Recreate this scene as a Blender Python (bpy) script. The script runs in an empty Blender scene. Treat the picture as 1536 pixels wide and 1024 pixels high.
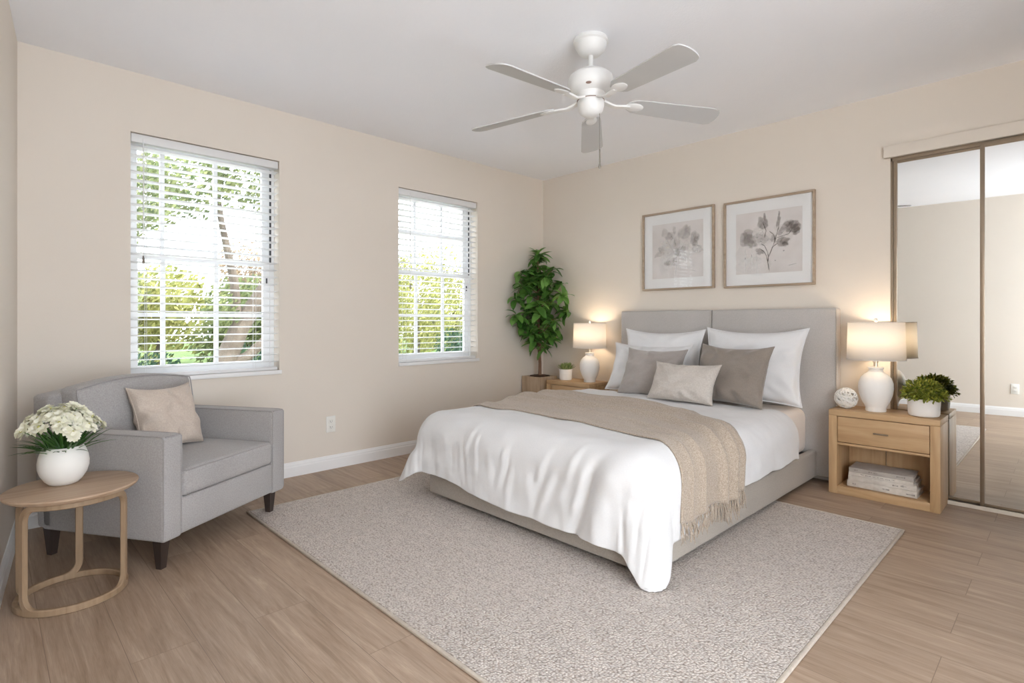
import bpy, bmesh, math, random
import numpy as np
from mathutils import Vector, Matrix, noise

SC = bpy.context.scene
COL = SC.collection
PI = math.pi
R = math.radians

# ------------------------------------------------------------------ camera
CAM = Vector((3.666, -3.991, 1.043))
cam_d = bpy.data.cameras.new('camera')
cam_d.sensor_width = 36.0
cam_d.lens = 36.0 * 817.1 / 1536.0
cam_d.shift_y = -30.0 / 1536.0
cam_d.clip_start = 0.02
cam = bpy.data.objects.new('camera', cam_d)
cam.location = CAM
cam.rotation_euler = (R(90), 0, R(45.859))
COL.objects.link(cam)
SC.camera = cam

# ------------------------------------------------------------------ world and light
SC.view_settings.view_transform = 'Standard'
SC.view_settings.look = 'None'
SC.view_settings.gamma = 1.0
SC.view_settings.use_curve_mapping = False
SC.view_settings.exposure = 0.80
SC.cycles.max_bounces = 14
SC.cycles.diffuse_bounces = 8
SC.cycles.transparent_max_bounces = 24
SC.cycles.sample_clamp_indirect = 6.0
SC.cycles.use_denoising = True
SC.cycles.caustics_reflective = False
SC.cycles.caustics_refractive = False

w = bpy.data.worlds.new('sky')
SC.world = w
w.use_nodes = True
nt = w.node_tree
nt.nodes.clear()
wo = nt.nodes.new('ShaderNodeOutputWorld')
bg = nt.nodes.new('ShaderNodeBackground')
bg.inputs['Color'].default_value = (0.86, 0.93, 1.0, 1)
bg.inputs['Strength'].default_value = 4.6
nt.links.new(bg.outputs[0], wo.inputs[0])


def area_light(name, loc, rot, sx, sy, power, color=(1, 1, 1), portal=False):
    l = bpy.data.lights.new(name, 'AREA')
    l.shape = 'RECTANGLE'
    l.size = sx
    l.size_y = sy
    l.energy = power
    l.color = color
    l.cycles.is_portal = portal
    o = bpy.data.objects.new(name, l)
    o.location = loc
    o.rotation_euler = rot
    COL.objects.link(o)
    return o


# sun high behind the house: it lights the trees outside, not the room
sun = bpy.data.lights.new('sun', 'SUN')
sun.energy = 3.2
sun.color = (1.0, 0.93, 0.8)
sun.angle = R(2)
so = bpy.data.objects.new('sun', sun)
so.rotation_euler = (R(0), R(46), R(52))
COL.objects.link(so)
# fill light added outside an invented door in the right wall
area_light('added_fill_light', (5.02, -3.30, 1.10), (0, R(90), 0), 2.0, 1.7, 27, (0.93, 0.96, 1.0))
# sky portals in the two windows on the left wall
area_light('sky_portal_first', (-0.16, -2.99, 1.41), (0, R(-90), 0), 1.38, 0.8, 1, portal=True)
area_light('sky_portal_second', (-0.16, -1.26, 1.41), (0, R(-90), 0), 1.38, 0.8, 1, portal=True)

# ------------------------------------------------------------------ materials
MATS = {}


def new_mat(name):
    m = bpy.data.materials.new(name)
    m.use_nodes = True
    m.node_tree.nodes.clear()
    out = m.node_tree.nodes.new('ShaderNodeOutputMaterial')
    return m, m.node_tree, out


def N(t, kind, **kw):
    n = t.nodes.new(kind)
    for k, v in kw.items():
        if k.startswith('i_'):
            n.inputs[k[2:].replace('_', ' ')].default_value = v
        else:
            setattr(n, k, v)
    return n


def rgb(c):
    return (c[0], c[1], c[2], 1.0)


def ramp(t, stops):
    n = t.nodes.new('ShaderNodeValToRGB')
    e = n.color_ramp.elements
    while len(e) < len(stops):
        e.new(0.5)
    for i, (p, c) in enumerate(stops):
        e[i].position = p
        e[i].color = rgb(c)
    return n


def mat(name, color, rough=0.6, color2=None, scale=8.0, stretch=(1, 1, 1), bump=0.0, bump_scale=200.0,
        spec=0.4, metallic=0.0, trans=0.0, kind='noise', detail=4.0, sheen=0.0, coat=0.0, bstretch=(1, 1, 1), bdist=0.002):
    """principled surface whose colour wanders between two tones, with a fine bump"""
    m, t, out = new_mat(name)
    p = N(t, 'ShaderNodeBsdfPrincipled')
    p.inputs['Roughness'].default_value = rough
    p.inputs['Metallic'].default_value = metallic
    p.inputs['Specular IOR Level'].default_value = spec
    p.inputs['Sheen Weight'].default_value = sheen
    p.inputs['Coat Weight'].default_value = coat
    p.inputs['Transmission Weight'].default_value = trans
    p.inputs['Base Color'].default_value = rgb(color)
    tc = N(t, 'ShaderNodeTexCoord')
    if color2 is not None:
        mp = N(t, 'ShaderNodeMapping')
        mp.inputs['Scale'].default_value = stretch
        t.links.new(tc.outputs['Object'], mp.inputs[0])
        if kind == 'wave':
            n = N(t, 'ShaderNodeTexWave')
            n.inputs['Scale'].default_value = scale
            n.inputs['Distortion'].default_value = 3.0
            n.inputs['Detail'].default_value = detail
        else:
            n = N(t, 'ShaderNodeTexNoise')
            n.inputs['Scale'].default_value = scale
            n.inputs['Detail'].default_value = detail
        t.links.new(mp.outputs[0], n.inputs['Vector'])
        rp = ramp(t, [(0.3, color), (0.7, color2)])
        t.links.new(n.outputs['Fac'], rp.inputs[0])
        t.links.new(rp.outputs[0], p.inputs['Base Color'])
    if bump > 0:
        mp2 = N(t, 'ShaderNodeMapping')
        mp2.inputs['Scale'].default_value = bstretch
        t.links.new(tc.outputs['Object'], mp2.inputs[0])
        nb = N(t, 'ShaderNodeTexNoise')
        nb.inputs['Scale'].default_value = bump_scale
        nb.inputs['Detail'].default_value = 3
        t.links.new(mp2.outputs[0], nb.inputs['Vector'])
        b = N(t, 'ShaderNodeBump')
        b.inputs['Strength'].default_value = bump
        b.inputs['Distance'].default_value = bdist
        t.links.new(nb.outputs['Fac'], b.inputs['Height'])
        t.links.new(b.outputs[0], p.inputs['Normal'])
    t.links.new(p.outputs[0], out.inputs[0])
    MATS[name] = m
    return m


def fabric(name, c1, c2, scale=380, bump=0.35, rough=0.9, blotch=3.0, sheen=0.15, bdist=0.0015):
    """woven cloth: two crossed thread waves in the bump, mottled colour"""
    m, t, out = new_mat(name)
    p = N(t, 'ShaderNodeBsdfPrincipled')
    p.inputs['Roughness'].default_value = rough
    p.inputs['Specular IOR Level'].default_value = 0.2
    p.inputs['Sheen Weight'].default_value = sheen
    tc = N(t, 'ShaderNodeTexCoord')
    n1 = N(t, 'ShaderNodeTexNoise')
    n1.inputs['Scale'].default_value = scale * 0.45
    n1.inputs['Detail'].default_value = 2
    n2 = N(t, 'ShaderNodeTexNoise')
    n2.inputs['Scale'].default_value = blotch
    t.links.new(tc.outputs['Object'], n1.inputs['Vector'])
    t.links.new(tc.outputs['Object'], n2.inputs['Vector'])
    mx = N(t, 'ShaderNodeMath', operation='ADD')
    ml = N(t, 'ShaderNodeMath', operation='MULTIPLY')
    ml.inputs[1].default_value = 0.35
    t.links.new(n2.outputs['Fac'], ml.inputs[0])
    ml2 = N(t, 'ShaderNodeMath', operation='MULTIPLY')
    ml2.inputs[1].default_value = 0.65
    t.links.new(n1.outputs['Fac'], ml2.inputs[0])
    t.links.new(ml.outputs[0], mx.inputs[0])
    t.links.new(ml2.outputs[0], mx.inputs[1])
    rp = ramp(t, [(0.35, c1), (0.65, c2)])
    t.links.new(mx.outputs[0], rp.inputs[0])
    t.links.new(rp.outputs[0], p.inputs['Base Color'])
    nb = N(t, 'ShaderNodeTexNoise')
    nb.inputs['Scale'].default_value = scale
    nb.inputs['Detail'].default_value = 1
    t.links.new(tc.outputs['Object'], nb.inputs['Vector'])
    b = N(t, 'ShaderNodeBump')
    b.inputs['Strength'].default_value = bump
    b.inputs['Distance'].default_value = bdist
    t.links.new(nb.outputs['Fac'], b.inputs['Height'])
    t.links.new(b.outputs[0], p.inputs['Normal'])
    t.links.new(p.outputs[0], out.inputs[0])
    MATS[name] = m
    return m


def wood(name, c1, c2, c3, axis='x', scale=1.0, rough=0.45):
    """straight-grained wood, grain along the given object axis"""
    m, t, out = new_mat(name)
    p = N(t, 'ShaderNodeBsdfPrincipled')
    p.inputs['Roughness'].default_value = rough
    p.inputs['Specular IOR Level'].default_value = 0.35
    tc = N(t, 'ShaderNodeTexCoord')
    mp = N(t, 'ShaderNodeMapping')
    s = {'x': (1.2, 14, 14), 'y': (14, 1.2, 14), 'z': (14, 14, 1.2)}[axis]
    mp.inputs['Scale'].default_value = tuple(q * scale for q in s)
    t.links.new(tc.outputs['Object'], mp.inputs[0])
    n1 = N(t, 'ShaderNodeTexNoise')
    n1.inputs['Scale'].default_value = 2.2
    n1.inputs['Detail'].default_value = 8
    n1.inputs['Distortion'].default_value = 0.6
    t.links.new(mp.outputs[0], n1.inputs['Vector'])
    rp = ramp(t, [(0.28, c1), (0.5, c2), (0.72, c3)])
    t.links.new(n1.outputs['Fac'], rp.inputs[0])
    n2 = N(t, 'ShaderNodeTexNoise')
    n2.inputs['Scale'].default_value = 9
    n2.inputs['Detail'].default_value = 5
    t.links.new(mp.outputs[0], n2.inputs['Vector'])
    b = N(t, 'ShaderNodeBump')
    b.inputs['Strength'].default_value = 0.15
    b.inputs['Distance'].default_value = 0.001
    t.links.new(n2.outputs['Fac'], b.inputs['Height'])
    t.links.new(b.outputs[0], p.inputs['Normal'])
    t.links.new(rp.outputs[0], p.inputs['Base Color'])
    t.links.new(p.outputs[0], out.inputs[0])
    MATS[name] = m
    return m


mat('wall_paint', (0.71, 0.648, 0.575), 0.75, (0.73, 0.668, 0.595), 1.5, bump=0.25, bump_scale=140, spec=0.2, bdist=0.001)
mat('ceiling_paint', (0.88, 0.895, 0.935), 0.85, (0.90, 0.91, 0.945), 2.0, bump=0.5, bump_scale=110, spec=0.15, bdist=0.002)
mat('trim_white', (0.82, 0.82, 0.82), 0.35, spec=0.45)
mat('vinyl_white', (0.74, 0.745, 0.75), 0.35, spec=0.4)
mat('slat_white', (0.73, 0.73, 0.73), 0.4, spec=0.4)
mat('fan_white', (0.78, 0.78, 0.77), 0.35, spec=0.45)
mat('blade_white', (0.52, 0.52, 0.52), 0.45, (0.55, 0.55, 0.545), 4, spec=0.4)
mat('dark_seal', (0.05, 0.05, 0.055), 0.6)
mat('badge_brown', (0.25, 0.16, 0.13), 0.4)
mat('chain_metal', (0.28, 0.25, 0.22), 0.35, metallic=0.9)
mat('bronze', (0.30, 0.235, 0.17), 0.35, (0.34, 0.27, 0.20), 3, metallic=0.75)
mat('brass_pale', (0.75, 0.66, 0.52), 0.3, metallic=0.8)
mat('track_cream', (0.66, 0.60, 0.52), 0.4, spec=0.4)
mat('leg_dark', (0.035, 0.024, 0.02), 0.35, (0.05, 0.035, 0.03), 12, stretch=(1, 1, 0.2))
mat('ceramic_white', (0.83, 0.81, 0.78), 0.45, bump=0.12, bump_scale=60, spec=0.4)
mat('ceramic_vase', (0.80, 0.79, 0.76), 0.55, bump=0.10, bump_scale=40, spec=0.35)
mat('soil', (0.06, 0.035, 0.022), 0.95, (0.11, 0.06, 0.04), 40, bump=1.0, bump_scale=80, bdist=0.01)
mat('bark', (0.16, 0.085, 0.05), 0.9, (0.25, 0.15, 0.10), 20, stretch=(1, 1, 0.3), bump=0.8, bump_scale=50, bdist=0.004)
mat('stem_green', (0.06, 0.16, 0.03), 0.5, (0.10, 0.22, 0.05), 10)
mat('book_paper', (0.70, 0.65, 0.58), 0.8, (0.58, 0.53, 0.47), 6, stretch=(1, 1, 60), spec=0.2)
mat('outlet_plastic', (0.80, 0.79, 0.75), 0.35)
mat('slot_grey', (0.22, 0.21, 0.2), 0.5)
mat('mat_board', (0.80, 0.80, 0.80), 0.8, (0.78, 0.775, 0.77), 2, spec=0.15)
wood('oak', (0.42, 0.26, 0.13), (0.51, 0.335, 0.18), (0.57, 0.39, 0.225), 'x', 1.0)
wood('oak_upright', (0.42, 0.26, 0.13), (0.51, 0.335, 0.18), (0.57, 0.39, 0.225), 'z', 1.0)
wood('table_oak', (0.35, 0.235, 0.155), (0.44, 0.315, 0.22), (0.50, 0.37, 0.26), 'y', 0.8)
wood('bent_oak', (0.26, 0.175, 0.105), (0.33, 0.23, 0.145), (0.38, 0.27, 0.175), 'z', 1.2)
wood('planter_oak', (0.34, 0.24, 0.16), (0.43, 0.32, 0.22), (0.50, 0.38, 0.27), 'z', 1.0)
wood('frame_oak', (0.33, 0.25, 0.18), (0.40, 0.31, 0.23), (0.45, 0.36, 0.27), 'x', 1.0)
fabric('chair_linen', (0.33, 0.315, 0.31), (0.43, 0.415, 0.41), 420)
fabric('piping_grey', (0.30, 0.285, 0.28), (0.36, 0.345, 0.34), 500)
fabric('cushion_sand', (0.50, 0.42, 0.36), (0.60, 0.52, 0.45), 380)
fabric('bed_linen', (0.36, 0.325, 0.285), (0.44, 0.40, 0.355), 420)
fabric('headboard_cloth', (0.42, 0.395, 0.375), (0.50, 0.475, 0.455), 480)
fabric('duvet_cotton', (0.70, 0.70, 0.71), (0.74, 0.74, 0.745), 500, 0.08, sheen=0.1)
fabric('pillow_cotton', (0.70, 0.70, 0.71), (0.74, 0.74, 0.745), 500, 0.08, sheen=0.1)
fabric('sheet_cotton', (0.74, 0.67, 0.62), (0.79, 0.73, 0.68), 500, 0.08, sheen=0.1)
fabric('velvet_grey', (0.335, 0.30, 0.28), (0.365, 0.33, 0.305), 300, 0.2, sheen=0.5)
fabric('velvet_taupe', (0.235, 0.20, 0.17), (0.265, 0.225, 0.195), 300, 0.2, sheen=0.4)
fabric('linen_light', (0.50, 0.455, 0.41), (0.61, 0.565, 0.52), 300, 0.3)


def throw_mat():
    m, t, out = new_mat('throw_knit')
    p = N(t, 'ShaderNodeBsdfPrincipled')
    p.inputs['Roughness'].default_value = 0.95
    p.inputs['Specular IOR Level'].default_value = 0.1
    p.inputs['Sheen Weight'].default_value = 0.3
    tc = N(t, 'ShaderNodeTexCoord')
    v = N(t, 'ShaderNodeTexVoronoi')
    v.inputs['Scale'].default_value = 260
    t.links.new(tc.outputs['Object'], v.inputs['Vector'])
    n = N(t, 'ShaderNodeTexNoise')
    n.inputs['Scale'].default_value = 170
    n.inputs['Detail'].default_value = 3
    t.links.new(tc.outputs['Object'], n.inputs['Vector'])
    rp = ramp(t, [(0.3, (0.33, 0.265, 0.205)), (0.7, (0.52, 0.44, 0.36))])
    t.links.new(n.outputs['Fac'], rp.inputs[0])
    t.links.new(rp.outputs[0], p.inputs['Base Color'])
    b = N(t, 'ShaderNodeBump')
    b.inputs['Strength'].default_value = 0.6
    b.inputs['Distance'].default_value = 0.0025
    t.links.new(v.outputs['Distance'], b.inputs['Height'])
    t.links.new(b.outputs[0], p.inputs['Normal'])
    t.links.new(p.outputs[0], out.inputs[0])
    MATS['throw_knit'] = m


throw_mat()


def rug_mat():
    m, t, out = new_mat('rug_weave')
    p = N(t, 'ShaderNodeBsdfPrincipled')
    p.inputs['Roughness'].default_value = 0.95
    p.inputs['Specular IOR Level'].default_value = 0.1
    tc = N(t, 'ShaderNodeTexCoord')
    mp = N(t, 'ShaderNodeMapping')
    mp.inputs['Scale'].default_value = (1.0, 1.25, 1.0)
    t.links.new(tc.outputs['Object'], mp.inputs[0])
    v = N(t, 'ShaderNodeTexVoronoi')
    v.inputs['Scale'].default_value = 105
    v.inputs['Randomness'].default_value = 0.75
    t.links.new(mp.outputs[0], v.inputs['Vector'])
    n = N(t, 'ShaderNodeTexNoise')
    n.inputs['Scale'].default_value = 26
    n.inputs['Detail'].default_value = 6
    t.links.new(tc.outputs['Object'], n.inputs['Vector'])
    # faint crosswise streaks
    mps = N(t, 'ShaderNodeMapping')
    mps.inputs['Scale'].default_value = (3, 60, 1)
    t.links.new(tc.outputs['Object'], mps.inputs[0])
    ns = N(t, 'ShaderNodeTexNoise')
    ns.inputs['Scale'].default_value = 2
    ns.inputs['Detail'].default_value = 4
    t.links.new(mps.outputs[0], ns.inputs['Vector'])
    rp = ramp(t, [(0.0, (0.74, 0.695, 0.66)), (0.45, (0.61, 0.56, 0.52)), (0.9, (0.34, 0.295, 0.26))])
    t.links.new(v.outputs['Distance'], rp.inputs[0])
    rp2 = ramp(t, [(0.3, (0.84, 0.84, 0.85)), (0.7, (1.10, 1.08, 1.07))])
    a = N(t, 'ShaderNodeMath', operation='ADD')
    a2 = N(t, 'ShaderNodeMath', operation='MULTIPLY')
    a2.inputs[1].default_value = 0.5
    t.links.new(n.outputs['Fac'], a.inputs[0])
    t.links.new(ns.outputs['Fac'], a.inputs[1])
    t.links.new(a.outputs[0], a2.inputs[0])
    t.links.new(a2.outputs[0], rp2.inputs[0])
    mx = N(t, 'ShaderNodeMix', data_type='RGBA', blend_type='MULTIPLY')
    mx.inputs['Factor'].default_value = 1
    t.links.new(rp.outputs[0], mx.inputs[6])
    t.links.new(rp2.outputs[0], mx.inputs[7])
    t.links.new(mx.outputs[2], p.inputs['Base Color'])
    inv = N(t, 'ShaderNodeMath', operation='SUBTRACT')
    inv.inputs[0].default_value = 1
    t.links.new(v.outputs['Distance'], inv.inputs[1])
    b = N(t, 'ShaderNodeBump')
    b.inputs['Strength'].default_value = 0.8
    b.inputs['Distance'].default_value = 0.006
    t.links.new(inv.outputs[0], b.inputs['Height'])
    t.links.new(b.outputs[0], p.inputs['Normal'])
    t.links.new(p.outputs[0], out.inputs[0])
    MATS['rug_weave'] = m


rug_mat()
mat('rug_edge', (0.55, 0.49, 0.42), 0.95, (0.48, 0.42, 0.36), 60, bump=0.5, bump_scale=300)


def floor_mat():
    m, t, out = new_mat('oak_planks')
    p = N(t, 'ShaderNodeBsdfPrincipled')
    p.inputs['Specular IOR Level'].default_value = 0.4
    tc = N(t, 'ShaderNodeTexCoord')
    mp = N(t, 'ShaderNodeMapping')
    mp.inputs['Location'].default_value = (0.37, 0.03, 0)
    t.links.new(tc.outputs['Object'], mp.inputs[0])
    br = N(t, 'ShaderNodeTexBrick')
    br.offset = 0.37
    br.offset_frequency = 2
    br.inputs['Scale'].default_value = 1.0
    br.inputs['Brick Width'].default_value = 1.25
    br.inputs['Row Height'].default_value = 0.182
    br.inputs['Mortar Size'].default_value = 0.0012
    br.inputs['Mortar Smooth'].default_value = 0.3
    br.inputs['Bias'].default_value = 0
    br.inputs['Color1'].default_value = (0, 0, 0, 1)
    br.inputs['Color2'].default_value = (1, 1, 1, 1)
    br.inputs['Mortar'].default_value = (0.5, 0.5, 0.5, 1)
    t.links.new(mp.outputs[0], br.inputs['Vector'])
    # grain, shifted plank by plank
    sep = N(t, 'ShaderNodeSeparateXYZ')
    t.links.new(tc.outputs['Object'], sep.inputs[0])
    sh = N(t, 'ShaderNodeMath', operation='MULTIPLY')
    sh.inputs[1].default_value = 7.3
    t.links.new(br.outputs['Color'], sh.inputs[0])
    cb = N(t, 'ShaderNodeCombineXYZ')
    sx = N(t, 'ShaderNodeMath', operation='MULTIPLY')
    sx.inputs[1].default_value = 1.1
    t.links.new(sep.outputs['X'], sx.inputs[0])
    sy = N(t, 'ShaderNodeMath', operation='MULTIPLY')
    sy.inputs[1].default_value = 13.0
    t.links.new(sep.outputs['Y'], sy.inputs[0])
    t.links.new(sx.outputs[0], cb.inputs['X'])
    t.links.new(sy.outputs[0], cb.inputs['Y'])
    t.links.new(sh.outputs[0], cb.inputs['Z'])
    n1 = N(t, 'ShaderNodeTexNoise')
    n1.inputs['Scale'].default_value = 2.0
    n1.inputs['Detail'].default_value = 10
    n1.inputs['Roughness'].default_value = 0.68
    n1.inputs['Distortion'].default_value = 0.7
    t.links.new(cb.outputs[0], n1.inputs['Vector'])
    rp = ramp(t, [(0.28, (0.25, 0.172, 0.120)), (0.45, (0.355, 0.260, 0.190)), (0.6, (0.420, 0.318, 0.240)), (0.78, (0.54, 0.435, 0.342))])
    t.links.new(n1.outputs['Fac'], rp.inputs[0])
    rp2 = ramp(t, [(0.0, (0.93, 0.92, 0.91)), (1.0, (1.06, 1.055, 1.05))])
    t.links.new(br.outputs['Color'], rp2.inputs[0])
    mx = N(t, 'ShaderNodeMix', data_type='RGBA', blend_type='MULTIPLY')
    mx.inputs['Factor'].default_value = 1
    t.links.new(rp.outputs[0], mx.inputs[6])
    t.links.new(rp2.outputs[0], mx.inputs[7])
    mpf = N(t, 'ShaderNodeMapping')
    mpf.inputs['Scale'].default_value = (3.0, 9.0, 1.0)
    t.links.new(cb.outputs[0], mpf.inputs[0])
    nf_ = N(t, 'ShaderNodeTexNoise')
    nf_.inputs['Scale'].default_value = 2.0
    nf_.inputs['Detail'].default_value = 6
    nf_.inputs['Distortion'].default_value = 1.5
    t.links.new(mpf.outputs[0], nf_.inputs['Vector'])
    rpf = ramp(t, [(0.3, (0.86, 0.85, 0.84)), (0.5, (1.0, 1.0, 1.0)), (0.7, (1.10, 1.10, 1.10))])
    t.links.new(nf_.outputs['Fac'], rpf.inputs[0])
    mxf = N(t, 'ShaderNodeMix', data_type='RGBA', blend_type='MULTIPLY')
    mxf.inputs['Factor'].default_value = 1
    t.links.new(mx.outputs[2], mxf.inputs[6])
    t.links.new(rpf.outputs[0], mxf.inputs[7])
    mx2 = N(t, 'ShaderNodeMix', data_type='RGBA', blend_type='MIX')
    t.links.new(br.outputs['Fac'], mx2.inputs['Factor'])
    t.links.new(mxf.outputs[2], mx2.inputs[6])
    mx2.inputs[7].default_value = (0.22, 0.155, 0.115, 1)
    t.links.new(mx2.outputs[2], p.inputs['Base Color'])
    rr = N(t, 'ShaderNodeMapRange')
    rr.inputs['To Min'].default_value = 0.36
    rr.inputs['To Max'].default_value = 0.55
    t.links.new(n1.outputs['Fac'], rr.inputs[0])
    t.links.new(rr.outputs[0], p.inputs['Roughness'])
    b = N(t, 'ShaderNodeBump')
    b.inputs['Strength'].default_value = 0.12
    b.inputs['Distance'].default_value = 0.002
    t.links.new(n1.outputs['Fac'], b.inputs['Height'])
    t.links.new(b.outputs[0], p.inputs['Normal'])
    t.links.new(p.outputs[0], out.inputs[0])
    MATS['oak_planks'] = m


floor_mat()


def leaf_mat(name, c1, c2, rough=0.45, transl=0.25, spec=0.4):
    m, t, out = new_mat(name)
    p = N(t, 'ShaderNodeBsdfPrincipled')
    p.inputs['Roughness'].default_value = rough
    p.inputs['Specular IOR Level'].default_value = spec
    g = N(t, 'ShaderNodeNewGeometry')
    rp = ramp(t, [(0.0, c1), (1.0, c2)])
    t.links.new(g.outputs['Random Per Island'], rp.inputs[0])
    t.links.new(rp.outputs[0], p.inputs['Base Color'])
    tr = N(t, 'ShaderNodeBsdfTranslucent')
    t.links.new(rp.outputs[0], tr.inputs['Color'])
    mx = N(t, 'ShaderNodeMixShader')
    mx.inputs[0].default_value = transl
    t.links.new(p.outputs[0], mx.inputs[1])
    t.links.new(tr.outputs[0], mx.inputs[2])
    t.links.new(mx.outputs[0], out.inputs[0])
    MATS[name] = m


leaf_mat('leaf_ficus', (0.045, 0.14, 0.022), (0.17, 0.34, 0.075), 0.28, 0.12)
leaf_mat('leaf_blade', (0.025, 0.085, 0.018), (0.07, 0.17, 0.035), 0.4, 0.1)
leaf_mat('leaf_box', (0.09, 0.14, 0.015), (0.40, 0.40, 0.06), 0.5, 0.1)
leaf_mat('leaf_succulent', (0.12, 0.2, 0.06), (0.4, 0.45, 0.18), 0.5, 0.1)
leaf_mat('petal_cream', (0.80, 0.79, 0.62), (0.88, 0.87, 0.78), 0.6, 0.2, 0.2)
leaf_mat('flower_heart', (0.55, 0.5, 0.15), (0.5, 0.5, 0.2), 0.6, 0.1, 0.2)
leaf_mat('leaf_yellowgreen', (0.15, 0.165, 0.045), (0.36, 0.35, 0.12), 0.6, 0.3, 0.2)
leaf_mat('leaf_midgreen', (0.075, 0.11, 0.045), (0.22, 0.24, 0.10), 0.6, 0.3, 0.2)
leaf_mat('leaf_darkgreen', (0.015, 0.04, 0.025), (0.05, 0.10, 0.055), 0.6, 0.3, 0.2)
leaf_mat('leaf_russet', (0.20, 0.14, 0.095), (0.30, 0.235, 0.16), 0.6, 0.3, 0.2)
mat('trunk_outdoor', (0.065, 0.05, 0.038), 0.9, (0.13, 0.105, 0.08), 6, bump=0.6, bump_scale=20, bdist=0.02)
mat('lawn', (0.05, 0.09, 0.025), 0.95, (0.10, 0.14, 0.04), 3, spec=0.1)
mat('reflector_pale', (0.42, 0.41, 0.39), 0.9, (0.46, 0.45, 0.43), 2, spec=0.1)  # pale tone of the added slab that bounces daylight onto the ceiling


def glass_mat(name, refl=0.06):
    m, t, out = new_mat(name)
    tr = N(t, 'ShaderNodeBsdfTransparent')
    gl = N(t, 'ShaderNodeBsdfGlossy')
    gl.inputs['Roughness'].default_value = 0.02
    lw = N(t, 'ShaderNodeLayerWeight')
    lw.inputs['Blend'].default_value = 0.5
    pw = N(t, 'ShaderNodeMath', operation='POWER')
    pw.inputs[1].default_value = 4.0
    t.links.new(lw.outputs['Facing'], pw.inputs[0])
    fr = N(t, 'ShaderNodeMath', operation='MULTIPLY_ADD')
    fr.inputs[1].default_value = 0.6
    fr.inputs[2].default_value = refl
    t.links.new(pw.outputs[0], fr.inputs[0])
    mx = N(t, 'ShaderNodeMixShader')
    t.links.new(fr.outputs[0], mx.inputs[0])
    t.links.new(tr.outputs[0], mx.inputs[1])
    t.links.new(gl.outputs[0], mx.inputs[2])
    t.links.new(mx.outputs[0], out.inputs[0])
    MATS[name] = m


glass_mat('window_glass', 0.04)
glass_mat('picture_glass', 0.014)


def mirror_mat():
    m, t, out = new_mat('mirror_silver')
    gl = N(t, 'ShaderNodeBsdfGlossy')
    gl.inputs['Roughness'].default_value = 0.0
    gl.inputs['Color'].default_value = (0.86, 0.87, 0.85, 1)
    t.links.new(gl.outputs[0], out.inputs[0])
    MATS['mirror_silver'] = m


mirror_mat()


def shade_mat():
    m, t, out = new_mat('shade_cloth')
    d = N(t, 'ShaderNodeBsdfDiffuse')
    d.inputs['Color'].default_value = (0.84, 0.83, 0.81, 1)
    tr = N(t, 'ShaderNodeBsdfTranslucent')
    tr.inputs['Color'].default_value = (0.92, 0.89, 0.85, 1)
    mx = N(t, 'ShaderNodeMixShader')
    mx.inputs[0].default_value = 0.46
    t.links.new(d.outputs[0], mx.inputs[1])
    t.links.new(tr.outputs[0], mx.inputs[2])
    tc = N(t, 'ShaderNodeTexCoord')
    n = N(t, 'ShaderNodeTexNoise')
    n.inputs['Scale'].default_value = 300
    t.links.new(tc.outputs['Object'], n.inputs['Vector'])
    b = N(t, 'ShaderNodeBump')
    b.inputs['Strength'].default_value = 0.2
    b.inputs['Distance'].default_value = 0.001
    t.links.new(n.outputs['Fac'], b.inputs['Height'])
    t.links.new(b.outputs[0], d.inputs['Normal'])
    t.links.new(mx.outputs[0], out.inputs[0])
    MATS['shade_cloth'] = m


shade_mat()


def bulb_mat():
    m, t, out = new_mat('lit_bulb')
    e = N(t, 'ShaderNodeEmission')
    e.inputs['Color'].default_value = (1.0, 0.72, 0.42, 1)
    e.inputs['Strength'].default_value = 8
    t.links.new(e.outputs[0], out.inputs[0])
    MATS['lit_bulb'] = m


bulb_mat()


def paint_mat():
    """watercolour: pigment colour and density come from the mesh, broken up by a paper grain"""
    m, t, out = new_mat('watercolour')
    at = N(t, 'ShaderNodeAttribute', attribute_name='pigment')
    ad = N(t, 'ShaderNodeAttribute', attribute_name='coverage')
    tc = N(t, 'ShaderNodeTexCoord')
    n = N(t, 'ShaderNodeTexNoise')
    n.inputs['Scale'].default_value = 45
    n.inputs['Detail'].default_value = 5
    t.links.new(tc.outputs['Object'], n.inputs['Vector'])
    mr = N(t, 'ShaderNodeMapRange')
    mr.inputs['From Min'].default_value = 0.3
    mr.inputs['From Max'].default_value = 0.65
    mr.inputs['To Min'].default_value = 0.5
    mr.inputs['To Max'].default_value = 1.0
    t.links.new(n.outputs['Fac'], mr.inputs[0])
    ml = N(t, 'ShaderNodeMath', operation='MULTIPLY')
    t.links.new(mr.outputs[0], ml.inputs[0])
    t.links.new(ad.outputs['Fac'], ml.inputs[1])
    d = N(t, 'ShaderNodeBsdfDiffuse')
    t.links.new(at.outputs['Color'], d.inputs['Color'])
    tr = N(t, 'ShaderNodeBsdfTransparent')
    mx = N(t, 'ShaderNodeMixShader')
    t.links.new(ml.outputs[0], mx.inputs[0])
    t.links.new(tr.outputs[0], mx.inputs[1])
    t.links.new(d.outputs[0], mx.inputs[2])
    t.links.new(mx.outputs[0], out.inputs[0])
    MATS['watercolour'] = m


paint_mat()
mat('art_paper', (0.62, 0.575, 0.555), 0.9, (0.72, 0.69, 0.675), 5, spec=0.1)


# ------------------------------------------------------------------ object helpers
def tag(o, label=None, cat=None, group=None, kind=None):
    if label:
        o['label'] = label
    if cat:
        o['category'] = cat
    if group:
        o['group'] = group
    if kind:
        o['kind'] = kind
    return o


def empty(name, loc=(0, 0, 0), rz=0.0):
    o = bpy.data.objects.new(name, None)
    o.empty_display_size = 0.1
    o.location = loc
    o.rotation_euler = (0, 0, rz)
    COL.objects.link(o)
    return o


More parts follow.
